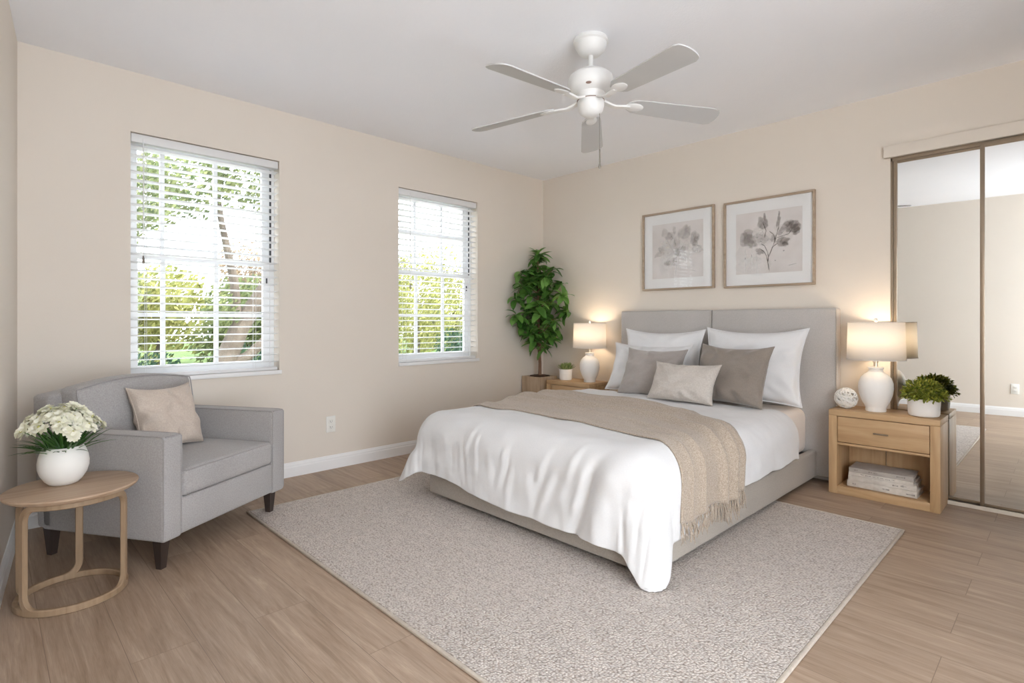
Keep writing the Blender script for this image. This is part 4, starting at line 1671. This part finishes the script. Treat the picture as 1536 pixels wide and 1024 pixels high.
def picture(x0, x1, z0, z1, art, label, blobs, fade):
    """art: (x0, x1, z0, z1) of the printed area"""
    cx, cz = (x0 + x1) / 2, (z0 + z1) / 2
    root = empty('framed_picture', (cx, 0, cz))
    tag(root, label, 'picture', 'framed flower pictures above the headboard')
    hw, hh = (x1 - x0) / 2, (z1 - z0) / 2
    fw = 0.015
    mb = MB()
    mb.box(-hw, hw, -0.028, -0.002, hh - fw, hh, 0.002)
    mb.box(-hw, hw, -0.028, -0.002, -hh, -hh + fw, 0.002)
    mb.box(-hw, -hw + fw, -0.0279, -0.0021, -hh + fw - .001, hh - fw + .001, 0.001)
    mb.box(hw - fw, hw, -0.0279, -0.0021, -hh + fw - .001, hh - fw + .001, 0.001)
    mb.build('picture_frame', 'frame_oak', root)
    MB().box(-hw + fw - .002, hw - fw + .002, -0.012, -0.003, -hh + fw - .002, hh - fw + .002).build('mat_board', 'mat_board', root, smooth=False)
    pr0 = MB().box(art[0] - cx, art[1] - cx, -0.0128, -0.0121, art[2] - cz, art[3] - cz).build('print_paper', 'art_paper', root, smooth=False)
    acx, acz = (art[0] + art[1]) / 2 - cx, (art[2] + art[3]) / 2 - cz
    aw, ah = (art[1] - art[0]) / 2, (art[3] - art[2]) / 2
    B = [(acx + b_[0] * aw, acz + b_[1] * ah, b_[2] * aw, b_[3] * ah, b_[4], b_[5], b_[6] * (0.55 if b_[5] == WH else fade), b_[7], b_[8]) for b_ in blobs]
    flat_blobs('painted_flowers', B, pr0, -0.0130)
    MB().box(-hw + fw - .001, hw - fw + .001, -0.022, -0.020, -hh + fw - .001, hh - fw + .001).build('glass', 'picture_glass', root, smooth=False)


WH, G1, G2, G3, BR, PK = (0.82, 0.81, 0.80), (0.25, 0.21, 0.20), (0.15, 0.12, 0.10), (0.40, 0.36, 0.34), (0.07, 0.05, 0.04), (0.45, 0.36, 0.34)
left_blobs = [(-0.1, 0.0, 0.55, 0.55, 0, WH, 0.55, 1, .5), (0.35, 0.15, 0.4, 0.4, 0, WH, 0.5, 2, .5), (-0.35, 0.15, 0.35, 0.4, 0.3, WH, 0.7, 3, .5), (0.1, -0.25, 0.6, 0.35, 0, WH, 0.6, 4, .6),
              (0.75, -0.02, 0.22, 0.14, -.3, WH, .8, 5, .4), (-0.45, -0.55, 0.3, 0.4, 0, WH, .45, 6, .4), (0.3, -0.5, 0.35, 0.3, 0, WH, .4, 7, .4),
              (-0.42, 0.60, 0.25, 0.17, -.5, G1, .6, 8, .5), (-0.25, 0.52, 0.16, 0.12, -.9, G2, .45, 9, .5), (0.28, 0.62, 0.30, 0.20, .5, G3, .75, 10, .5), (0.42, 0.72, 0.14, 0.12, .3, G1, .45, 11, .5),
              (0.68, 0.32, 0.17, 0.24, -.1, G1, .65, 12, .5), (0.72, 0.28, 0.09, 0.16, -.4, G2, .45, 13, .7), (-0.72, -0.10, 0.2, 0.10, .2, PK, .6, 14, .6), (-0.62, 0.05, 0.12, .12, .2, G3, .6, 15, .6),
              (-0.36, -0.46, 0.12, 0.10, 0, G2, .6, 16, .6), (-0.08, -0.42, 0.10, 0.14, 0, G1, .5, 17, .6), (-0.10, 0.72, 0.07, 0.14, .1, G1, .5, 18, .5), (-0.02, 0.2, .14, .3, 0, G3, .5, 19, .6),
              (0.05, -0.1, .1, .12, 0, G3, .6, 20, .6), (0.3, 0.05, .18, .1, .6, G3, .4, 21, .6), (0.65, -.78, .1, .012, -.3, G1, .5, 22, .2)]
left_blobs += strokes([[(-0.12, 0.75), (-0.10, 0.4), (-0.03, 0.1), (-0.02, -0.3), (-0.04, -0.95)], [(-0.02, -0.3), (0.3, 0.25)], [(-0.03, -0.2), (-0.4, 0.4)]], G1, .012, .7)
right_blobs = [(-0.6, -0.3, 0.4, 0.5, 0, WH, .5, 1, .5), (-0.3, 0.15, 0.45, 0.3, 0.1, WH, .6, 2, .5), (-0.45, -0.75, 0.5, 0.3, 0, WH, .4, 3, .3), (0.5, 0.3, 0.3, 0.3, 0, WH, .45, 4, .5),
               (-0.7, 0.12, 0.24, 0.20, -.4, G1, .60, 5, .5), (-0.62, 0.28, 0.17, 0.16, .5, G3, .7, 6, .5), (-0.48, 0.0, 0.15, 0.18, .1, G3, .55, 7, .5), (-0.2, 0.12, 0.2, 0.18, 0, G3, .45, 8, .6),
               (-0.14, 0.60, 0.17, 0.20, .2, G2, .60, 9, .5), (-0.10, 0.82, 0.04, 0.12, .1, G1, .6, 10, .3), (0.32, 0.62, 0.06, 0.22, -.12, G2, .62, 11, .5), (0.34, 0.85, 0.03, 0.08, 0, BR, .5, 12, .3),
               (0.48, 0.38, 0.10, 0.24, -.7, G1, .55, 13, .4), (0.74, 0.38, 0.20, 0.20, 0, G1, .8, 14, .5), (0.80, 0.30, 0.13, 0.17, .3, G2, .75, 15, .6), (0.66, 0.50, 0.10, 0.10, .3, G2, .6, 16, .6),
               (0.44, -0.04, 0.21, 0.16, -.15, G2, .75, 17, .5), (0.50, -0.14, 0.10, 0.07, -.6, BR, .4, 18, .5), (-0.26, -0.28, 0.13, 0.10, -.5, G1, .6, 19, .6), (0.18, 0.08, .1, .12, 0, G3, .5, 20, .5),
               (0.47, -.33, .025, .02, 0, BR, .7, 21, .2), (0.22, -.62, .02, .02, 0, BR, .7, 22, .2), (0.72, -.78, .14, .012, .2, G1, .5, 23, .2), (-0.5, -0.5, 0.03, 0.4, 0, WH, .6, 24, .3), (-0.35, -0.6, 0.03, 0.35, 0, WH, .6, 25, .3), (-0.7, -0.55, 0.03, 0.35, 0, WH, .6, 26, .3)]
right_blobs += strokes([[(0.04, -0.92), (0.0, -0.66), (0.02, -0.50), (0.16, -0.15), (0.28, 0.25), (0.33, 0.45)], [(0.0, -0.66), (-0.04, -0.45), (-0.12, -0.3), (-0.22, -0.22)], [(0.02, -0.5), (0.0, -0.35), (-0.10, -0.12), (-0.2, -0.05)],
                        [(0.28, 0.1), (0.45, 0.14), (0.62, 0.18), (0.7, 0.3)], [(0.22, 0.0), (0.18, 0.2), (0.05, 0.32)], [(0.12, -0.2), (0.3, -0.08)], [(-0.14, 0.6), (-0.05, 0.35), (-0.1, 0.15)]], BR, .014, .95)
picture(1.149, 1.772, 1.298, 1.932, (1.238, 1.681, 1.392, 1.835), 'framed watercolour of pale washed-out flowers above the left headboard panel', left_blobs, 0.48)
picture(1.848, 2.470, 1.290, 1.924, (1.937, 2.389, 1.386, 1.828), 'framed watercolour of a grey flower spray on thin stems above the right headboard panel', right_blobs, 0.74)

# ------------------------------------------------------------------ armchair
ch = empty('armchair', (0.545, -3.322, 0), R(122))
tag(ch, 'light grey upholstered armchair with track arms below the window', 'armchair')
CW, CD, AT, AZ = 0.385, 0.36, 0.095, 0.565
# front rail and body
MB().box(-CW + 0.02, CW - 0.02, -CD + 0.006, CD - 0.03, 0.13, 0.285, 0.012, 3).build('seat_base', 'chair_linen', ch)
for s in (-1, 1):
    x0, x1 = sorted((s * CW, s * (CW - AT)))
    a_ = MB().box(x0, x1, -CD, CD - 0.06, 0.125, AZ, 0.014, 4).build('armrest', 'chair_linen', ch)
    mb = MB()
    for xx in (x0 + 0.003, x1 - 0.003):
        mb.tube([(xx, -CD + 0.003, 0.14), (xx, -CD + 0.003, AZ - 0.012), (xx, -CD + 0.010, AZ - 0.004), (xx, -CD + 0.03, AZ - 0.002), (xx, CD - 0.08, AZ - 0.002)], 0.0028, 6)
    mb.tube([(x0 + 0.012, -CD + 0.003, AZ - 0.003), (x1 - 0.012, -CD + 0.003, AZ - 0.003)], 0.0028, 6)
    mb.build('piping', 'piping_grey', a_)
# seat cushion
def soft_box(x0, x1, y0, y1, z0, z1, crown, n=18, bev=0.03, skew=None):
    b = bmesh.new()
    bmesh.ops.create_cube(b, size=1.0)
    for v in b.verts:
        v.co = Vector(((x0 + x1) / 2 + v.co.x * (x1 - x0), (y0 + y1) / 2 + v.co.y * (y1 - y0), (z0 + z1) / 2 + v.co.z * (z1 - z0)))
    bmesh.ops.bevel(b, geom=b.edges[:], offset=bev, segments=4, affect='EDGES', profile=0.5)
    bmesh.ops.subdivide_edges(b, edges=[e for e in b.edges if e.calc_length() > 0.1], cuts=8, use_grid_fill=True)
    return b


b = soft_box(-CW + AT + 0.003, CW - AT - 0.003, -CD - 0.004, CD - 0.17, 0.288, 0.405, 0.02, bev=0.022)
for v in b.verts:
    u = v.co.x / (CW - AT)
    q = (v.co.y + 0.09) / 0.28
    if v.co.z > 0.36:
        v.co.z += 0.018 * max(0, 1 - u * u) * max(0, 1 - q * q)
mb = MB()
mb.merge(b)
seat = mb.build('seat_cushion', 'chair_linen', ch, angle=50)
mb = MB()
xw = CW - AT - 0.008
for zz in (0.298, 0.398):
    mb.tube([(-xw, 0.15, zz), (-xw, -CD + .012, zz), (-xw + .014, -CD + .001, zz), (xw - .014, -CD + .001, zz), (xw, -CD + .012, zz), (xw, 0.15, zz)], 0.003, 6)
mb.build('piping', 'piping_grey', seat)
# back shell and back cushion: lean backwards, top edge gently crowned


def back_block(x0, x1, y0, y1, z0, z1, lean, crown, bev, bulge=0.0):
    b = soft_box(x0, x1, y0, y1, z0, z1, 0, bev=bev)
    hx = (x1 - x0) / 2
    cx_ = (x1 + x0) / 2
    for v in b.verts:
        f = (v.co.z - z0) / (z1 - z0)
        u = (v.co.x - cx_) / hx
        if bulge and v.co.y < (y0 + y1) / 2:
            v.co.y -= bulge * max(0, 1 - u * u) * max(0, math.sin(PI * min(1, max(0, f))))
        v.co.y += lean * f
        v.co.z += crown * (1 - u * u) * max(0, f - 0.4) / 0.6
    return b


mb = MB()
mb.merge(back_block(-CW + 0.0, CW - 0.07, CD - 0.13, CD - 0.03, 0.13, 0.715, 0.03, 0.03, 0.018))
bs = mb.build('back_shell', 'chair_linen', ch, angle=50)
mb = MB()
mb.merge(back_block(-CW + 0.055, CW - 0.085, CD - 0.235, CD - 0.125, 0.40, 0.742, 0.05, 0.035, 0.026, 0.02))
bc = mb.build('back_cushion', 'chair_linen', ch, angle=50)
mb = MB()
hx = CW - 0.070
PX = -0.015
pts = []
for q in np.linspace(-1, 1, 21):
    u = q
    pts.append((u * (hx - .006), CD - 0.232 + 0.05, 0.736 + 0.035 * (1 - u * u)))
pts = [(-hx + .004, CD - 0.225, 0.47), (-hx + .003, CD - 0.205, 0.60), (-hx + .003, CD - 0.186, 0.715)] + pts + [(hx - .003, CD - 0.186, 0.715), (hx - .003, CD - 0.205, 0.60), (hx - .004, CD - 0.225, 0.47)]
mb.tube([(p[0] + PX, p[1], p[2]) for p in pts], 0.003, 6)
mb.build('piping', 'piping_grey', bc)
for (lx, ly) in ((-1, -1), (1, -1), (-1, 1), (1, 1)):
    mb = MB()
    px0, py0 = lx * (CW - 0.045), ly * (CD - 0.06)
    vs = []
    for z, h in ((0.0, 0.013), (0.132, 0.023)):
        for sx, sy in ((-1, -1), (1, -1), (1, 1), (-1, 1)):
            vs.append((px0 + sx * h + (0.008 * lx if z == 0 else 0) * 0, py0 + sy * h, z))
    mb.add(vs, [(3, 2, 1, 0), (4, 5, 6, 7), (0, 1, 5, 4), (1, 2, 6, 5), (2, 3, 7, 6), (3, 0, 4, 7)])
    mb.build('leg', 'leg_dark', ch, smooth=False)

# cushion on the armchair
chM = Matrix.Translation((0.545, -3.322, 0)) @ Matrix.Rotation(R(122), 4, 'Z')


def cl(x, y, z):
    return chM @ Vector((x, y, z))


pillow('throw_cushion', 'sand coloured square cushion leaning on the back of the grey armchair', 'cushion', 'cushion_sand',
       cl(-0.165, 0.00, 0.428), cl(0.150, -0.055, 0.424), cl(-0.275, 0.13, 0.70), 0.315, 0.32, 0.155, 12)

# ------------------------------------------------------------------ round side table
TX, TY, TZ = 0.998, -3.744, 0.417
tbm = empty('side_table', (TX, TY, 0))
tag(tbm, 'round oak side table on a bent wood loop base in front of the armchair', 'side table')
MB().lathe([(0, TZ - 0.019), (0.196, TZ - 0.019), (0.204, TZ - 0.013), (0.208, TZ - 0.005), (0.206, TZ - 0.001), (0.202, TZ), (0, TZ)], 72).build('tabletop', 'table_oak', tbm)


def loop_pts(a0, a1, r_, z0, z1, cr):
    """closed rounded loop bent onto a cylinder of radius r_"""
    L = R(a1 - a0) * r_
    prof = []
    nA = 6
    for (cx_, cz_, s0) in ((L - cr, z0 + cr, -90), (L - cr, z1 - cr, 0), (cr, z1 - cr, 90), (cr, z0 + cr, 180)):
        for k in range(nA + 1):
            a = R(s0 + 90 * k / nA)
            prof.append((cx_ + cr * math.cos(a), cz_ + cr * math.sin(a)))
        if s0 == 0:
            for k in range(1, 8):
                prof.append((L - cr - (L - 2 * cr) * k / 8, z1))
    for k in range(1, 8):
        prof.append((cr + (L - 2 * cr) * k / 8, z0))
    pts, up = [], []
    for s, z in prof:
        a = R(a0) + s / r_
        pts.append((r_ * math.cos(a), r_ * math.sin(a), z))
        up.append((math.cos(a), math.sin(a), 0))
    return pts, up


for (a0, a1) in ((298, 424), (168, 246)):
    pts, up = loop_pts(a0, a1, 0.165, 0.013, TZ - 0.031, 0.055)
    MB().tube(pts, (0.009, 0.0125), closed=True, up=up).build('bent_loop', 'bent_oak', tbm)
mb = MB()
n = 72
mb.tube([(0.165 * math.cos(2 * PI * k / n), 0.165 * math.sin(2 * PI * k / n), 0.0122) for k in range(n)], (0.0088, 0.012), closed=True,
        up=[(math.cos(2 * PI * k / n), math.sin(2 * PI * k / n), 0) for k in range(n)])
mb.build('floor_ring', 'bent_oak', tbm)

# flowers in a round white vase
vs_ = empty('flower_vase', (0.945, -3.768, TZ))
tag(vs_, 'round white vase of cream flowers on the wooden side table', 'vase of flowers')
MB().lathe([(0, 0), (0.038, 0), (0.045, 0.003), (0.058, 0.016), (0.072, 0.040), (0.079, 0.064), (0.080, 0.084), (0.077, 0.106), (0.070, 0.128), (0.063, 0.142), (0.060, 0.145), (0.056, 0.143), (0.060, 0.130), (0.068, 0.11), (0.0, 0.105)], 56).build('vase', 'ceramic_vase', vs_)
rnd = random.Random(31)
st = MB()
blooms = []
for k in range(24):
    f = k / 24
    az = k * 2.39996
    rad = 0.122 * math.sqrt((k + 0.4) / 24)
    zt = 0.300 - 0.095 * (rad / 0.122) ** 2 + rnd.uniform(-0.010, 0.012)
    tip = Vector((rad * math.cos(az), rad * math.sin(az), zt))
    b0 = Vector((rad * 0.28 * math.cos(az), rad * 0.28 * math.sin(az), 0.10))
    mid = (b0 + tip) / 2 + Vector((-0.012 * math.cos(az), -0.012 * math.sin(az), 0.02))
    st.tube([b0, mid, tip], [0.002, 0.0018, 0.0015], 5)
    blooms.append((tip, az, rad))
st.build('stems', 'stem_green', vs_)
lf = MB()
for k in range(120):
    az = rnd.uniform(0, 2 * PI)
    r0 = rnd.uniform(0, 0.045)
    leaf_faces(lf, Matrix.Translation((r0 * math.cos(az), r0 * math.sin(az), 0.11)) @ rotm(az, rnd.uniform(0.55, 1.45)), rnd.uniform(0.08, 0.145), 0.009, rnd.uniform(0.1, 0.45), 0.5, 6)
lf.build('leaves', 'leaf_blade', vs_)
for (tip, az, rad) in blooms:
    tilt = 1.15 * rad / 0.122
    Mh = Matrix.Translation(tip) @ Matrix.Rotation(az, 4, 'Z') @ Matrix.Rotation(tilt, 4, 'Y')
    fl = MB()
    heads = 4
    for h in range(heads):
        ha = h * 2.1 + az
        off = Matrix.Translation((0.016 * math.cos(ha), 0.016 * math.sin(ha), rnd.uniform(-0.006, 0.006))) @ Matrix.Rotation(rnd.uniform(-.4, .4), 4, 'X') @ Matrix.Rotation(rnd.uniform(-.4, .4), 4, 'Y')
        for ring, (cnt, el, L) in enumerate(((7, 0.25, 0.024), (6, 0.75, 0.019))):
            for q in range(cnt):
                leaf_faces(fl, Mh @ off @ rotm(q * 2 * PI / cnt + ring * .4 + h, el + rnd.uniform(-.15, .15)), L * rnd.uniform(.85, 1.15), 0.0155, 0.25, 0.3, 4)
    fo = fl.build('flower', 'petal_cream', vs_)
    MB().lathe([(0, 0.012), (0.003, 0.011), (0.005, 0.008), (0.004, 0.003), (0, 0.0)], 8, Mh).build('flower_center', 'flower_heart', fo)

# ------------------------------------------------------------------ outdoors
MB().box(-40, -0.16, -30, 40, -0.35, -0.30).build('ground', 'lawn', smooth=False, label='grass outside the windows', kind='structure')


MB().box(-4.4, -0.17, -9, 9, -0.30, -0.24).build('reflector', 'reflector_pale', smooth=False, label='added unseen pale patio outside the windows', kind='structure')  # unseen pale slab, added to throw daylight up through the windows


def crown_mesh(name, material, clusters, n, size, seed):
    rn = random.Random(seed)
    mb = MB()
    tot = sum(c[3] ** 2 for c in clusters)
    vs, fs = [], []
    for (cx_, cy_, cz_, cr) in clusters:
        m = int(n * cr * cr / tot)
        for k in range(m):
            d_ = Vector((rn.gauss(0, 1), rn.gauss(0, 1), rn.gauss(0, 1))).normalized() * cr * rn.uniform(0.55, 1.05)
            p = Vector((cx_, cy_, cz_)) + d_
            a = Vector((rn.gauss(0, 1), rn.gauss(0, 1), rn.gauss(0, .6))).normalized()
            b_ = a.orthogonal().normalized()
            c_ = a.cross(b_)
            s = size * rn.uniform(0.6, 1.3)
            i0 = len(vs)
            vs += [p - b_ * s, p - c_ * s * .45 + a * s * .1, p + b_ * s, p + c_ * s * .45 + a * s * .1]
            fs += [(i0, i0 + 1, i0 + 2, i0 + 3)]
    me = bpy.data.meshes.new(name)
    me.from_pydata(vs, [], fs)
    me.materials.append(MATS[material])
    return me


def tree(loc, material, clusters, trunk, n, size, seed, label, cat='tree', group='trees and shrubs outside the windows', name='garden_tree'):
    root = empty(name, loc)
    tag(root, label, cat, group)
    if trunk:
        mb = MB()
        for pts, r0, r1 in trunk:
            mb.tube(pts, [r0 + (r1 - r0) * i / (len(pts) - 1) for i in range(len(pts))], 10)
        mb.build('trunk', 'trunk_outdoor', root)
    me = crown_mesh('crown', material, clusters, n, size, seed)
    o = bpy.data.objects.new('crown', me)
    COL.objects.link(o)
    o.parent = root


def ball_clusters(n, rx, ry, z0, z1, cr, seed):
    rn = random.Random(seed)
    return [(rn.uniform(-rx, rx), rn.uniform(-ry, ry), rn.uniform(z0, z1), cr * rn.uniform(0.7, 1.2)) for _ in range(n)]


GZ = -0.30
# seen through the first window
tree((-6.2, -1.35, GZ), 'leaf_midgreen', [(-0.3, 1.9, 3.0, 0.7), (0.1, -0.3, 3.7, 0.7), (0, 0.6, 3.95, 0.7), (0.3, 1.4, 3.5, 0.5), (0.2, -.9, 3.2, .5), (0, 1.35, 1.75, .35), (0, .2, 1.5, .3)],
     [([(0, 0, 0), (0, 0.23, 0.6), (0.0, 0.49, 1.25), (0, 0.93, 1.95), (0, 1.3, 2.6), (0, 1.6, 3.0)], 0.20, 0.08), ([(0, 0.1, 0.5), (0.05, 0.6, 0.75), (0.1, 1.0, 1.15), (0.1, 1.5, 1.7)], 0.11, 0.05),
      ([(0, 0.45, 1.2), (0, 0.4, 2.0), (0, 0.2, 3.0), (0, 0.1, 3.8)], 0.09, 0.03)],
     6000, 0.055, 1, 'leaning forked tree seen through the window above the armchair')
tree((-9.8, -1.9, GZ), 'leaf_yellowgreen', ball_clusters(12, 0.6, 0.6, 0.7, 2.3, 0.6, 3), [([(0, 0, 0), (0, 0, 1.4)], 0.08, 0.05)], 5600, 0.065, 3, 'yellow green shrub at the far side of the garden, left part of the near window')
tree((-9.2, 0.3, GZ), 'leaf_midgreen', ball_clusters(11, 0.6, 0.6, 0.5, 1.9, 0.55, 4), [([(0, 0, 0), (0, 0, 1.2)], 0.08, 0.05)], 5600, 0.065, 4, 'yellow green shrub behind the leaning trunk')
tree((-13.0, 2.0, GZ), 'leaf_russet', ball_clusters(10, 0.9, 0.8, 1.6, 3.0, 0.7, 5), [([(0, 0, 0), (0, 0, 2.5)], 0.14, 0.08)], 4200, 0.07, 5, 'tan leafed tree showing at the upper right of the near window')
tree((-5.0, -2.75, GZ), 'leaf_midgreen', [(0, 0.2, 3.0, .5), (0, 0.5, 3.3, .4), (-.2, -.1, 2.4, .4), (0, .0, 1.7, .35)], [([(0, -0.4, 0), (0, -0.3, 1.5), (0, 0, 2.8)], 0.07, 0.03)], 2200, 0.045, 6, 'slim light tree with hanging branches at the left of the near window')
tree((-6.6, -2.5, GZ), 'leaf_darkgreen', ball_clusters(8, 0.4, 0.6, 0.2, 0.85, 0.35, 7), None, 2400, 0.045, 7, 'low dark green shrub under the near window', 'shrub', name='garden_shrub')
tree((-6.9, -0.3, GZ), 'leaf_darkgreen', ball_clusters(7, 0.3, 0.6, 0.2, 0.75, 0.34, 8), None, 2000, 0.045, 8, 'low dark green shrub just behind the base of the leaning trunk', 'shrub', name='garden_shrub')
# seen through the second window
tree((-7.5, 3.6, GZ), 'leaf_yellowgreen', ball_clusters(14, 0.8, 1.0, 0.9, 2.8, 0.6, 9), [([(0, 0, 0), (0, 0, 2.0)], 0.10, 0.05)], 6200, 0.050, 9, 'yellow green tree filling the left of the far window')
tree((-9.3, 6.2, GZ), 'leaf_yellowgreen', ball_clusters(14, 0.8, 1.1, 0.9, 3.2, 0.65, 10), [([(0, 0, 0), (0, 0, 2.2)], 0.10, 0.05)], 6200, 0.052, 10, 'yellow green tree filling the right of the far window')
tree((-5.8, 3.2, GZ), 'leaf_darkgreen', ball_clusters(10, 0.4, 1.3, 0.2, 0.9, 0.38, 11), None, 3600, 0.045, 11, 'dark green hedge shrub low in the far window', 'shrub', name='garden_shrub')
tree((-7.2, 5.3, GZ), 'leaf_midgreen', ball_clusters(9, 0.4, 1.0, 0.2, 1.2, 0.42, 12), None, 3400, 0.045, 12, 'mid green shrub low at the right of the far window', 'shrub', name='garden_shrub')
# farther row closing the horizon
for i in range(9):
    yy = -8.5 + 4.2 * i
    tree((-16.0 - 3.0 * (i % 2), yy, GZ), 'leaf_midgreen' if i % 2 else 'leaf_yellowgreen', ball_clusters(9, 0.9, 1.1, 0.6, 2.4, 0.95, 40 + i), [([(0, 0, 0), (0, 0, 1.6)], 0.15, 0.1)], 2600, 0.11, 40 + i,
         'tree in the farthest row across the garden', group='far row of garden trees')
